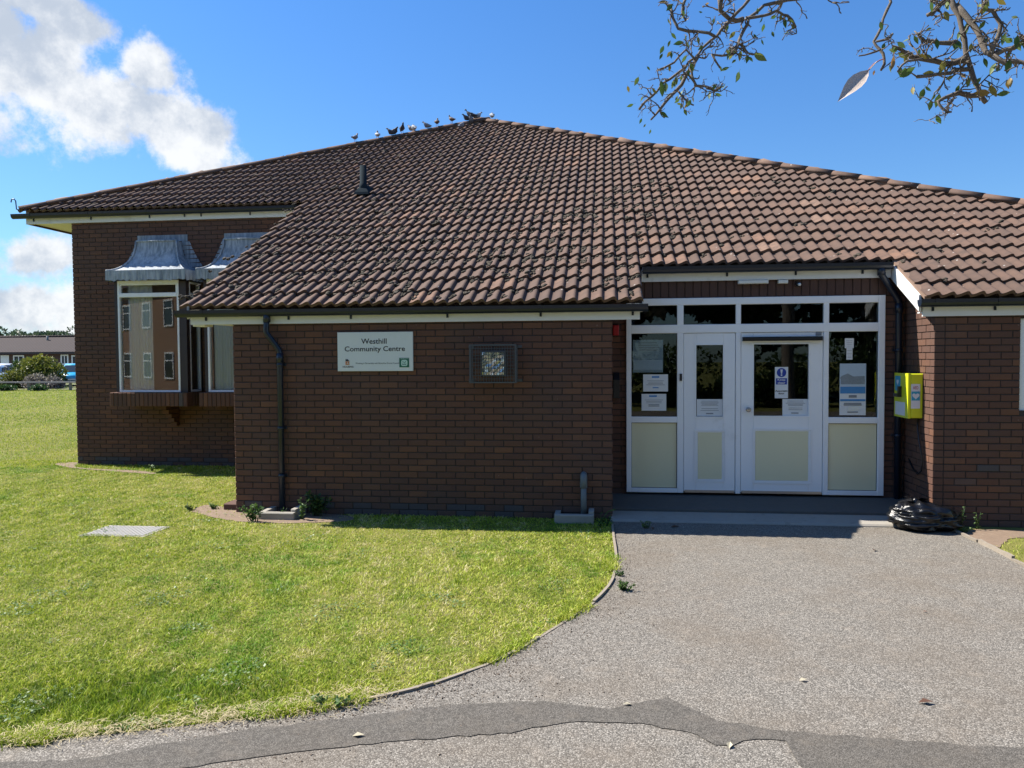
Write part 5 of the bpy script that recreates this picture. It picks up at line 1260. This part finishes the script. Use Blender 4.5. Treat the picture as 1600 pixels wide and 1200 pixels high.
for a in ((555, 215, RG, 'stand', 'grey', 75, 'pale grey pigeon standing alone lowest on the hip tiles'),
          (590, 218, TG, 'stand', 'white', 110, 'white pigeon with dark head standing on tiles just below the hip'),
          (610, 204, RG, 'huddle', 'dark', 190, 'dark pigeon crouched on the hip beside another crouching one'),
          (617, 203, RG, 'huddle', 'dark', -20, 'dark pigeon crouched on the hip beside another crouching one'),
          (628.5, 200, RG, 'stand', 'dark', -60, 'almost black pigeon standing tall on the hip'),
          (647, 199, RG, 'huddle', 'white', 120, 'pale grey and white pigeon crouched on the hip above a grey one'),
          (642, 206, TG, 'huddle', 'grey', 160, 'grey pigeon crouched on the tiles beneath the pale one'),
          (666, 194, RG, 'huddle', 'grey', 185, 'grey pigeon crouched on the hip with its tail cocked'),
          (683, 189.5, RG, 'stand', 'brown', 95, 'brown pigeon standing upright on the hip facing away'),
          (706, 184, RG, 'stand', 'brown', 140, 'brown pigeon with black head turned sideways on the hip'),
          (728, 179.5, RG, 'huddle', 'dark', 200, 'dark headed pigeon crouched near the roof apex'),
          (742, 180, RG, 'huddle', 'grey', 170, 'grey pigeon huddled right by the roof apex'),
          (736, 192, TG, 'huddle', 'grey', -90, 'slate grey pigeon on the tiles just under the apex'),
          (721, 201, TG, 'huddle', 'grey', 60, 'grey pigeon on the tiles lower than the other tile sitter'),
          (748, 178, RG, 'huddle', 'white', 30, 'white pigeon tucked behind the grey one at the apex'),
          (769, 180.5, RG, 'huddle', 'white', 100, 'white pigeon alone on the other hip past the apex')): pigeon(*a)
q = onRoof(736, 176, .22)
pigeon(735, 176, .20, 'stand', 'dark', 178, 'large dark pigeon standing lengthways on the hip close to apex', .85)

# ------------------------------------------------------------------ overhanging pear tree (trunk stands right of the camera)
TR = empty('pear_tree', (4.1, 1.1, 0), 'knobbly almost leafless pear tree branches hanging over the path', 'tree')
def q3(u, v, D): d = ray(u, v); return CAM+d*(D/d.dot(_fw))
def gnarl(P, amp):
    out = [P[0]]
    for a, b in zip(P, P[1:]):
        n = max(2, int((b-a).length/.035))
        for k in range(1, n+1): out.append(a+(b-a)*k/n+(Vector((random.gauss(0, 1), random.gauss(0, 1), random.gauss(0, 1)))*amp if k < n else Vector()))
    return out
leaf_pts = []
def spur(m, p, d, L, r, depth):
    n = max(3, int(L/.016)); pts = [p]; cur = d.normalized()
    for k in range(n):
        cur = (cur+Vector((random.gauss(0, .34), random.gauss(0, .34), random.gauss(0, .34)))).normalized(); pts.append(pts[-1]+cur*L/n)
    rad = [r*(1-.55*k/n)*random.uniform(.8, 1.3) for k in range(n)]+[r*random.uniform(.6, 1.1)]
    m.tube(pts, rad, 5)
    if depth > 0:
        for _ in range(random.randint(1, 3)):
            k = random.randint(1, n); dd = (cur+Vector((random.gauss(0, .9), random.gauss(0, .9), random.gauss(0, .9)))).normalized(); spur(m, pts[k], dd, L*random.uniform(.35, .7), r*.7, depth-1)
    if random.random() < .5: leaf_pts.append(pts[-1])
def branch(uvs, D0, D1, r0, r1, nsp, sl_, name='branch', amp=.004, lead=None):
    n = len(uvs); P = [q3(u, v, D0+(D1-D0)*k/(n-1)) for k, (u, v) in enumerate(uvs)]
    if lead is not None: P = [Vector(p) for p in lead]+P
    P = gnarl(P, amp); m = MB(); L = len(P); rad = [(r0+(r1-r0)*k/(L-1))*random.uniform(.88, 1.15) for k in range(L)]
    m.tube(P, rad, 7); first = int(L*.35) if lead is not None else 0
    for _ in range(int(nsp*(.70 if D0 > 2.8 else .55))):
        k = random.randint(first, L-1); d = Vector((random.gauss(0, 1), random.gauss(0, 1), random.gauss(0, 1))); spur(m, P[k], d, sl_*random.uniform(.4, 1.4), max(.0024, min(.004, rad[k]*.5))*(1 if D0 > 2.8 else .8), 2)
    m.build(name, M['bark'], TR)
zp = lambda u, v: (950+u/2.4615, v/2.4615)
J = Vector((4.05, 1.15, 2.75))
m = MB(); m.tube([(4.1, 1.1, -.1), (4.1, 1.1, .2), (4.06, 1.08, 1.2), (4.03, 1.12, 2.2), J, (3.9, 1.3, 3.6), (3.7, 1.6, 4.6), (3.6, 1.5, 5.4)], [.22, .17, .14, .13, .13, .09, .06, .02], 10); m.build('trunk', M['bark'], TR)
J2 = Vector((3.8, 1.45, 4.05))
A1_ = q3(*zp(560, -60), 3.3); mid1 = (J2+A1_)/2+Vector((0, .1, .15))
branch([zp(*p) for p in ((540, 0), (470, 80), (390, 160), (340, 220), (270, 280), (190, 350), (120, 420))], 3.25, 3.1, .022, .0045, 46, .085, lead=[J2, mid1, A1_])
branch([zp(*p) for p in ((345, 215), (300, 290), (260, 350), (200, 420), (165, 460))], 3.15, 3.05, .009, .004, 14, .075)
branch([zp(*p) for p in ((760, -10), (690, 0), (600, 20), (540, 70), (520, 120), (500, 170), (470, 200))], 3.3, 3.2, .013, .006, 26, .085, lead=[mid1])
branch([zp(*p) for p in ((530, 70), (600, 60), (650, 40), (690, 60), (722, 105))], 3.25, 3.25, .007, .005, 12, .06)
branch([zp(*p) for p in ((500, 165), (530, 195), (560, 210))], 3.2, 3.2, .006, .004, 5, .05)
branch([zp(*p) for p in ((240, 20), (250, 70), (270, 110), (350, 122), (410, 140))], 3.2, 3.15, .006, .006, 14, .07)
branch([zp(*p) for p in ((300, -10), (285, 45), (300, 80))], 3.2, 3.2, .006, .004, 8, .06)
branch([zp(*p) for p in ((430, -10), (432, 40), (470, 75), (520, 70))], 3.2, 3.25, .010, .008, 12, .07)
branch([zp(*p) for p in ((340, 235), (300, 190), (255, 240), (190, 270))], 3.1, 3.1, .005, .004, 12, .06)
branch([zp(*p) for p in ((315, 290), (340, 330), (400, 340), (420, 350))], 3.1, 3.1, .006, .004, 16, .07)
branch([zp(*p) for p in ((270, 350), (300, 385), (330, 405))], 3.05, 3.05, .004, .003, 8, .06)
branch([zp(*p) for p in ((500, 170), (470, 210), (400, 210), (430, 260))], 3.2, 3.15, .006, .004, 14, .07)
A2_ = q3(*zp(1290, -80), 2.5); mid2 = (J2+A2_)/2+Vector((0, .05, .12))
branch([zp(*p) for p in ((1320, 0), (1350, 60), (1372, 150), (1395, 260), (1425, 340), (1455, 395))], 2.45, 2.4, .013, .008, 34, .07, lead=[J2, mid2, A2_])
branch([zp(*p) for p in ((1340, 20), (1400, 90), (1440, 170), (1480, 215), (1560, 185), (1640, 140))], 2.45, 2.3, .010, .007, 34, .075)
branch([zp(*p) for p in ((1375, 225), (1320, 245), (1260, 235), (1200, 225), (1150, 205), (1095, 178))], 2.42, 2.4, .010, .005, 26, .065)
branch([zp(*p) for p in ((1400, 265), (1330, 270), (1270, 285), (1188, 295))], 2.42, 2.38, .008, .005, 20, .06)
branch([zp(*p) for p in ((1430, 365), (1350, 355), (1310, 370), (1270, 390), (1290, 420), (1322, 430))], 2.42, 2.38, .008, .003, 30, .06)
branch([zp(*p) for p in ((1340, 165), (1270, 165), (1220, 160), (1192, 128))], 2.4, 2.4, .008, .005, 16, .05)
branch([zp(*p) for p in ((1310, 10), (1270, 20), (1245, 55), (1225, 60))], 2.4, 2.4, .008, .006, 16, .05)
branch([zp(*p) for p in ((1470, 210), (1500, 140), (1510, 90), (1480, 40), (1440, 20))], 2.35, 2.35, .007, .006, 24, .06)
branch([zp(*p) for p in ((1480, 215), (1530, 245), (1570, 235), (1610, 245))], 2.3, 2.25, .008, .006, 16, .06)
branch([zp(*p) for p in ((1080, -20), (1072, 40), (1052, 105), (1022, 160), (1045, 190), (1062, 225), (1050, 270))], 2.35, 2.3, .007, .004, 10, .05, lead=[mid2])
branch([zp(*p) for p in ((1050, 190), (1010, 205), (965, 215))], 2.3, 2.3, .003, .002, 4, .05)
branch([zp(*p) for p in ((1030, 160), (1075, 150), (1095, 128))], 2.3, 2.3, .004, .003, 6, .04)
branch([zp(*p) for p in ((1210, 225), (1150, 235), (1115, 275))], 2.35, 2.3, .004, .003, 5, .05)
# leaves: boat-shaped blade with a short stalk, shared mesh
def leafmesh():
    m = MB(); n = 7; rows = []
    for k in range(n):
        t = k/(n-1); wv = .5*math.sin(math.pi*min(1, t**.85*.985+.008))**1.15*.44; dz = -.10*t*t
        rows.append([(t, -wv, dz+.10*wv), (t, 0, dz-.02), (t, wv, dz+.10*wv)])
    m.loft(rows, cap=False, closed=False); m.tube([(-.28, 0, .02), (-.1, 0, -.01), (0, 0, -.02)], .012, 4); return m.mesh('leaf')
lf_me = leafmesh(); lf_me.materials.append(M['pear'])
def leafat(p, L, d=None):
    d = (d or Vector((random.gauss(0, .5), random.gauss(0, .35), random.gauss(-.8, .5)))).normalized()
    vw = (CAM-p).normalized(); vw = vw+Vector((random.gauss(0, .45), random.gauss(0, .45), random.gauss(0, .45))); zz_ = (vw-d*vw.dot(d)).normalized(); yy_ = zz_.cross(d)
    rq = Matrix((d, yy_, zz_)).transposed()
    o = link('leaf', lf_me, None, TR, p, rot=rq.to_euler(), scale=L)
for (u, v, L, D) in ((385, 25, 26, 3.2), (665, 65, 30, 3.25), (505, 285, 50, 3.2), (466, 268, 36, 3.2), (560, 215, 60, 3.2), (365, 185, 28, 3.15), (118, 305, 36, 3.05), (98, 410, 28, 3.05), (208, 330, 50, 3.1), (268, 378, 20, 3.1), (130, 465, 22, 3.0), (145, 487, 16, 3.0), (600, 100, 34, 3.25), (300, 170, 26, 3.15), (215, 185, 34, 3.1), (240, 165, 26, 3.1), (345, 150, 30, 3.15), (590, 160, 24, 3.25), (630, 130, 26, 3.25), (302, 220, 36, 3.15), (430, 262, 24, 3.2), (492, 238, 24, 3.2), (75, 340, 26, 3.05), (238, 258, 26, 3.1), (560, 140, 22, 3.25), (575, 40, 24, 3.25), (230, 80, 22, 3.15), (350, 55, 18, 3.15), (405, 80, 24, 3.2), (265, 408, 20, 3.05), (210, 215, 26, 3.1), (313, 75, 16, 3.15), (290, 72, 14, 3.15), (165, 508, 18, 3.0), (150, 265, 20, 3.1), (425, 180, 18, 3.15), (595, 75, 30, 3.25),
                     (1100, 228, 60, 2.3), (1120, 310, 66, 2.3), (1398, 178, 36, 2.4), (1295, 55, 46, 2.4), (1220, 345, 30, 2.35), (1470, 370, 60, 2.35), (1435, 310, 40, 2.4), (1195, 200, 22, 2.35), (1025, 283, 20, 2.3), (1245, 120, 24, 2.4), (1555, 175, 50, 2.3), (1450, 10, 34, 2.4), (1445, 235, 40, 2.4), (1500, 260, 36, 2.35), (1465, 325, 20, 2.35), (1258, 375, 22, 2.35)):
    leafat(q3(*zp(u, v), D)+Vector((0, 0, .01)), L/2.4615/FPX*D)
for p in random.sample(leaf_pts, min(150, len(leaf_pts))): leafat(p, random.uniform(.020, .044))
a_ = q3(*zp(1003, 268), 1.75); b_ = q3(*zp(893, 372), 1.70); dv = (b_-a_); vd = (a_-CAM).normalized()
M['paleleaf'] = plain('pale_dry_leaf', (.60, .50, .42), .7, .2, 90, .3)
xx = dv.normalized(); zz = -(vd-xx*vd.dot(xx)).normalized(); zz = (zz+xx.cross(zz)*.35).normalized(); yy = zz.cross(xx)
big = lf_me.copy(); big.materials.clear(); big.materials.append(M['paleleaf'])
link('leaf', big, None, TR, a_, rot=Matrix((xx, yy, zz)).transposed().to_euler(), scale=(dv.length, dv.length*.62, dv.length), label='large pale dry leaf seen close on a long red stalk')
m = MB(); m.tube([a_, q3(*zp(1022, 246), 1.85), q3(*zp(1045, 232), 2.1), q3(*zp(1062, 226), 2.3)], .0016, 5); m.build('leaf_stalk', M['pinkleg'], TR)

# ------------------------------------------------------------------ trees and shrubs
def crown(c, rad, n, size, mat, parent, lumps=16, seed=1, name='crown'):
    r = np.random.default_rng(seed); c = np.array(c); rad = np.array(rad)
    lc = r.normal(size=(lumps, 3)); lc /= np.linalg.norm(lc, axis=1, keepdims=True); lc = c+lc*rad*r.uniform(.35, .85, (lumps, 1)); ls = r.uniform(.28, .5, lumps)
    k = r.integers(0, lumps, n); d = r.normal(size=(n, 3)); d /= np.linalg.norm(d, axis=1, keepdims=True)
    P = lc[k]+d*rad*(ls[k]*r.uniform(.6, 1.0, n)**.5)[:, None]
    V, F = leaves(P, d+r.normal(0, .6, (n, 3)), size*r.uniform(.6, 1.3, n), .7)
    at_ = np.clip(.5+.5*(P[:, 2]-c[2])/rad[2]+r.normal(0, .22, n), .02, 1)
    npmesh(name, V, F, M[mat], parent=parent, attr=np.tile(at_, 2), origin=tuple(c))
def tree(loc, hgt, w_, label, mat, n, size, seed, group=None, name='tree'):
    e = empty(name, loc, label, 'tree', group); x, y, z = loc; m = MB()
    m.tube([(x, y, z-.2), (x, y, z+hgt*.25), (x+.1*w_*.3, y, z+hgt*.5), (x, y, z+hgt*.75)], [hgt*.035, hgt*.025, hgt*.018, hgt*.006], 8)
    for k in range(5):
        an = k*1.3+seed; m.tube([(x, y, z+hgt*(.25+.06*k)), (x+math.cos(an)*w_*.3, y+math.sin(an)*w_*.3, z+hgt*(.42+.07*k)), (x+math.cos(an)*w_*.45, y+math.sin(an)*w_*.45, z+hgt*(.55+.07*k))], [hgt*.014, hgt*.01, hgt*.003], 6)
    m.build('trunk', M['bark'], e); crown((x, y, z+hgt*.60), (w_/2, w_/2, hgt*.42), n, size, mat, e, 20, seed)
def far(u, v, D): q = onZ(u, 600); d = ray(u, v); return CAM+d*(D/d.y)
for k, (u, v, w_) in enumerate(((-70, 515, 9), (-25, 513, 8), (8, 516, 8), (24, 519, 6), (36, 522, 6), (55, 521, 4.5), (64, 518, 4), (74, 518, 5), (88, 519, 5), (105, 515, 9), (128, 516, 8), (-120, 512, 9))):
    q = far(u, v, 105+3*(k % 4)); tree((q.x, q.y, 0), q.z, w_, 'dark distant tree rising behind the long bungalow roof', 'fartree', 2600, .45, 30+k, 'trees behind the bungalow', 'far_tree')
# trees behind the camera: they show in the door glass
for k, (x, y, h_, w_) in enumerate(((-5, -15, 10, 8), (.5, -16.5, 12, 9), (6, -15, 11, 9), (11.5, -17, 12, 9), (17.5, -16, 11, 9))):
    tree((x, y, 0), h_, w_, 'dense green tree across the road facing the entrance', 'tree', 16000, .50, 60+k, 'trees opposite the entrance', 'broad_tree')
for k in range(9):
    x = -6+k*2.7; e_ = empty('hedge_shrub', (x, -9.6, 0), 'rounded dark hedge shrub across the road facing the entrance', 'shrub', 'hedge opposite the entrance'); crown((x, -9.6, 1.1), (1.8, 1.0, 1.3), 2600, .16, 'tree', e_, 12, 80+k, 'foliage'); m = MB(); m.tube([(x, -9.6, -.1), (x, -9.6, .7)], .05, 6); m.build('stem', M['bark'], e_)
# shrubs by the far fence
def shrub(u0, u1, v0, v1, D, mat, label, n, size, seed):
    a_ = far(u0, (v0+v1)/2, D); b_ = far(u1, (v0+v1)/2, D); zt = far((u0+u1)/2, v0, D).z
    c = ((a_.x+b_.x)/2, D, 0); e_ = empty('shrub', c, label, 'shrub'); w_ = (b_.x-a_.x)/2
    crown((c[0], c[1], zt*.45), (w_, max(.5, w_*.7), zt*.62), n, size, mat, e_, 22, seed, 'foliage'); m = MB(); m.tube([(c[0], c[1], -.1), (c[0], c[1], zt*.5)], .05, 6); m.build('stem', M['bark'], e_)
shrub(26, 100, 553, 604, 47.5, 'shrub', 'big rounded yellow green shrub before the parked cars', 5200, .17, 3)
shrub(14, 34, 566, 603, 48.5, 'tree', 'smaller dark green shrub beside the big rounded one', 1400, .15, 4)
shrub(2, 40, 580, 606, 46, 'shrub', 'low spreading olive shrub behind the rail fence', 1800, .14, 5)
shrub(38, 74, 587, 607, 45.5, 'lav', 'greyish lavender clump behind the rail fence post', 1500, .12, 6)
shrub(76, 100, 586, 605, 45.5, 'lav', 'dry grey lavender clump beside the blue car', 1200, .12, 7)
shrub(-2, 22, 602, 611, 42.5, 'weed_dark', 'low green weed clump under the rail fence', 700, .12, 8)
shrub(50, 72, 602, 611, 42.5, 'weed_dark', 'small green weed clump under the rail between the posts', 600, .12, 9)

# ------------------------------------------------------------------ distant fence, car park, bungalow, cars
M['rail'] = plain('weathered_grey_rail', (.20, .18, .16), .8, .3, 8, .3)
YFn = 43.0
FN = empty('rail_fence', (far(60, 600, YFn).x, YFn, 0), 'low grey knee rail fence at the far edge of the lawn', 'fence')
for u in (-90, -22, 45, 110, 170):
    q = far(u, 600, YFn); m = MB(); m.box(q.x-.06, q.x+.06, YFn-.06, YFn+.06, -.1, .46); m.build('post', M['rail'], FN)
ux = [far(u, 600, YFn).x for u in (-90, -22, 45, 110, 170)]
for a_, b_ in zip(ux, ux[1:]): m = MB(); m.prism([(YFn-.09, .462), (YFn+.09, .462), (YFn+.06, .55), (YFn-.06, .55)], 'x', a_+.005, b_-.005); m.build('rail', M['rail'], FN)
sheet('car_park', [(-90, 44), (-22, 44), (-26, 61), (-95, 61)], .006, M['tarmac'], kind='structure')
YBn = 64.0
bl_, br_ = far(-160, 560, YBn).x, far(150, 560, YBn).x; ez = far(55, 550, YBn).z; rz = far(55, 526.5, YBn+3.5).z
BN = empty('bungalow', ((bl_+br_)/2, YBn, 0), 'long low brick bungalow terrace with a brown tiled roof behind parked cars', 'building')
M['fbrick'] = plain('far_brown_brick', (.10, .06, .05), .9, .3, 12, .2)
m = MB(); m.box(bl_, br_, YBn, YBn+7, -.1, ez-.05); m.build('wall', M['fbrick'], BN)
def farroof():
    m, t = newmat('far_roof_tiles'); P = wpos(t); wv = t.n('TexWave', {'Vector': P, 'Scale': 1.0, 'Distortion': .2}).outputs[0]
    wz = t.math('SINE', t.math('MULTIPLY', t.n('SeparateXYZ', {0: P}).outputs[1], 20.0))
    c = t.mix(t.noise(P, 3, 5), (.030, .020, .019, 1), (.048, .031, .027, 1)); c = t.mix(t.sstep(wz, .5, .9), c, (.02, .014, .013, 1)); finish(t, c, .95, wv, .6, .03); return m
M['froof'] = farroof()
m = MB(); m.prism([(YBn-.45, ez), (YBn+3.5, rz), (YBn+7.45, ez), (YBn+7.45, ez-.12), (YBn+3.5, rz-.15), (YBn-.45, ez-.12)], 'x', bl_-.4, br_+.4); RF = m.build('roof', M['froof'], BN)
m = MB(); m.tube([(bl_-.4, YBn+3.5, rz+.02), (br_+.4, YBn+3.5, rz+.02)], .12, 8); m.build('ridge', M['froof'], RF)
qv = far(73, 530, YBn+2.5); m = MB(); m.tube([(qv.x, YBn+2.6, rz-.6), (qv.x, YBn+2.6, rz+.05)], .09, 8); m.build('flue', M['greypvc'], RF)
m = MB(); m.box(bl_-.3, br_+.3, YBn-.5, YBn-.456, ez-.2, ez-.02); m.build('fascia', M['post'], BN)
def fwin(u0, v0, u1, v1, name, glazed=True):
    a_, b_, c2, d2 = rectY(u0, v0, u1, v1, YBn-.03); m = MB(); w_ = .12
    if not glazed: m.box(a_, b_, YBn-.04, YBn-.003, c2, d2); m.build(name, M['upvc'], BN); return
    m.box(a_, a_+w_, YBn-.06, YBn-.003, c2, d2); m.box(b_-w_, b_, YBn-.06, YBn-.003, c2, d2); m.box(a_+w_, b_-w_, YBn-.06, YBn-.003, d2-w_, d2); m.box(a_+w_, b_-w_, YBn-.06, YBn-.003, c2, c2+w_)
    k = (a_+b_)/2; m.box(k-.04, k+.04, YBn-.058, YBn-.003, c2+w_, d2-w_)
    W = m.build(name, M['upvc'], BN); m = MB(); m.box(a_+w_, b_-w_, YBn-.03, YBn-.02, c2+w_, d2-w_); m.build('pane', M['dark_in'], W)
fwin(1, 555, 14, 575, 'garage_door', False); fwin(21, 555, 38, 578, 'window'); fwin(95, 554, 107, 570, 'window'); fwin(-60, 555, -30, 572, 'window'); fwin(112, 555, 130, 572, 'window')
def car(loc, yaw, paint, label, tall=1.5, grp='cars parked before the bungalow'):
    e = empty('parked_car', loc, label, 'car', grp, rot=(0, 0, yaw))
    def ln(name, m, mat, par=e):
        o = bpy.data.objects.new(name, m.mesh(name)); o.data.materials.append(mat); col.objects.link(o); o.parent = par; return o
    hw = .86; z_ = tall/1.5
    S = [(-2.0, .30, .55, .70), (-1.95, .25, .82, .84), (-1.2, .22, .90, .86), (-.4, .2, .93, .87), (.8, .2, .93, .87), (1.5, .22, .84, .85), (1.9, .25, .72, .80), (2.02, .32, .60, .70)]
    m = MB(); rings = []
    for (x, zl, zh, wv) in S: rings.append([(x, -wv, zl*z_), (x, wv, zl*z_), (x, wv*1.02, (zl+zh)/2*z_), (x, wv*.95, zh*z_), (x, 0, (zh+.03)*z_), (x, -wv*.95, zh*z_), (x, -wv*1.02, (zl+zh)/2*z_)])
    m.loft(rings); bd = ln('body', m, paint)
    C_ = [(-1.85, .88, .70), (-1.55, 1.36, .62), (-.9, 1.48, .60), (.0, 1.49, .60), (.35, 1.40, .62), (1.05, .92, .72)]
    m = MB(); m.loft([[(x, -w_, .84*z_ if i in (0, 5) else .86*z_), (x, w_, .84*z_ if i in (0, 5) else .86*z_), (x, w_*.93, zz*z_), (x, -w_*.93, zz*z_)] for i, (x, zz, w_) in enumerate(C_)]); ln('cabin', m, paint)
    m = MB(); m.add([(.41, -.53, 1.36*z_), (.41, .53, 1.36*z_), (1.06, .66, .93*z_), (1.06, -.66, .93*z_)], [(0, 1, 2, 3)]); m.v = [(p[0]+.02, p[1], p[2]+.015) for p in m.v]; ln('windscreen', m, M['glass_dark'])
    m = MB(); m.add([(-1.58, -.53, 1.33*z_), (-1.58, .53, 1.33*z_), (-1.86, .63, .95*z_), (-1.86, -.63, .95*z_)], [(0, 1, 2, 3)]); m.v = [(p[0]-.02, p[1], p[2]+.01) for p in m.v]; ln('rear_window', m, M['glass_dark'])
    for s in (-1, 1):
        m = MB(); m.add([(-1.4, s*.625, 1.30*z_), (.25, s*.625, 1.34*z_), (.75, s*.70, .98*z_), (-1.5, s*.70, .98*z_)], [(0, 1, 2, 3)]); m.v = [(p[0], p[1]+s*.02, p[2]) for p in m.v]; ln('side_window', m, M['glass_dark'])
        m = MB(); m.box(1.86, 2.0, s*.66-.15, s*.66+.15, .58*z_, .70*z_); ln('headlight', m, M['signwhite'])
        m = MB(); m.box(.55, .7, s*.98-.09, s*.98+.09, .92*z_, 1.04*z_); ln('wing_mirror', m, paint)
        for x in (-1.25, 1.28):
            m = MB(); m.tube([(x, s*.70, .31), (x, s*.89, .31)], .31, 18); w1 = ln('wheel', m, M['black']); m = MB(); m.tube([(x, s*.885, .31), (x, s*.90, .31)], .19, 14); ln('rim', m, M['metal'], w1)
    m = MB(); m.box(2.0, 2.035, -.45, .45, .36*z_, .50*z_); ln('grille', m, M['black'])
    m = MB(); m.box(2.036, 2.05, -.26, .26, .40*z_, .50*z_); ln('number_plate', m, M['signwhite'])
M['glass_dark'] = plain('dark_car_glass', (.03, .04, .05), .08, .1, 3, 0)
def paintm(n, c):
    m, t = newmat(n); finish(t, C4(c), .25, spec=.6, **{'Coat Weight': .6}); return m
M['pblue'] = paintm('light_blue_car_paint', (.03, .36, .60)); M['pwhite'] = paintm('white_car_paint', (.72, .73, .74)); M['pred'] = paintm('silver_white_car_paint', (.60, .62, .66))
q = far(117, 600, 51); car((q.x, 51, .01), R(-58), M['pblue'], 'bright light blue car parked facing the lawn beside the shrub', 1.6)
q = far(6, 590, 56); car((q.x, 56, .01), R(-40), M['pwhite'], 'white car parked facing the bungalow garage door', 1.6)
q = far(-10, 600, 51.5); car((q.x, 51.5, .01), R(-60), M['pred'], 'silver white car parked in front of the white car', 1.5)

# ------------------------------------------------------------------ brick house across the road (shows in the bay glass)
hx, hy, hr = -24, -13, R(38)
HS = empty('brick_house', (hx, hy, 0), 'two storey orange brick house across the road from the lawn', 'house', rot=(0, 0, hr))
def hb(name, mat, boxes, par=HS):
    m = MB()
    for b in boxes: m.box(*b)
    me = m.mesh(name); me.materials.append(mat); o = bpy.data.objects.new(name, me); col.objects.link(o); o.parent = par; return o
def hbrick():
    m, t = newmat('orange_house_brick'); br = t.n('TexBrick', {'Vector': t.vm('MULTIPLY', t.n('TexCoord').outputs['Object'], (1, 1, 1)), 'Scale': 1.0, 'Color1': (.30, .14, .07, 1), 'Color2': (.24, .11, .055, 1), 'Mortar': (.30, .24, .18, 1), 'Mortar Size': .012, 'Brick Width': .225, 'Row Height': .075})
    sep = t.n('SeparateXYZ', {0: objco(t)}); v = t.n('CombineXYZ', {0: sep.outputs[0], 1: sep.outputs[2], 2: 0.0}); t.t.links.new(v.outputs[0], br.inputs['Vector']); finish(t, br.outputs[0], .85); return m
M['hbrick'] = hbrick()
hb('wall', M['hbrick'], [(-9, 9, -7, 0, -.1, 5.6)])
m = MB(); m.prism([(-7.5, 5.5), (.5, 5.5), (-3.5, 8.2)], 'x', -9.4, 9.4); me = m.mesh('roof'); me.materials.append(M['froof']); o = bpy.data.objects.new('roof', me); col.objects.link(o); o.parent = HS
for xw in (-7, -4.2, -1.4, 1.4, 4.2, 7):
    for zw in (.9, 3.4):
        W = hb('window', M['upvc'], [(xw-.55, xw-.47, .003, .05, zw, zw+1.3), (xw+.47, xw+.55, .003, .05, zw, zw+1.3), (xw-.47, xw+.47, .003, .05, zw, zw+.08), (xw-.47, xw+.47, .003, .05, zw+1.22, zw+1.3), (xw-.47, xw+.47, .003, .05, zw+.85, zw+.91)]); hb('pane', M['glass_dark'], [(xw-.47, xw+.47, .01, .02, zw+.08, zw+1.22)], W)
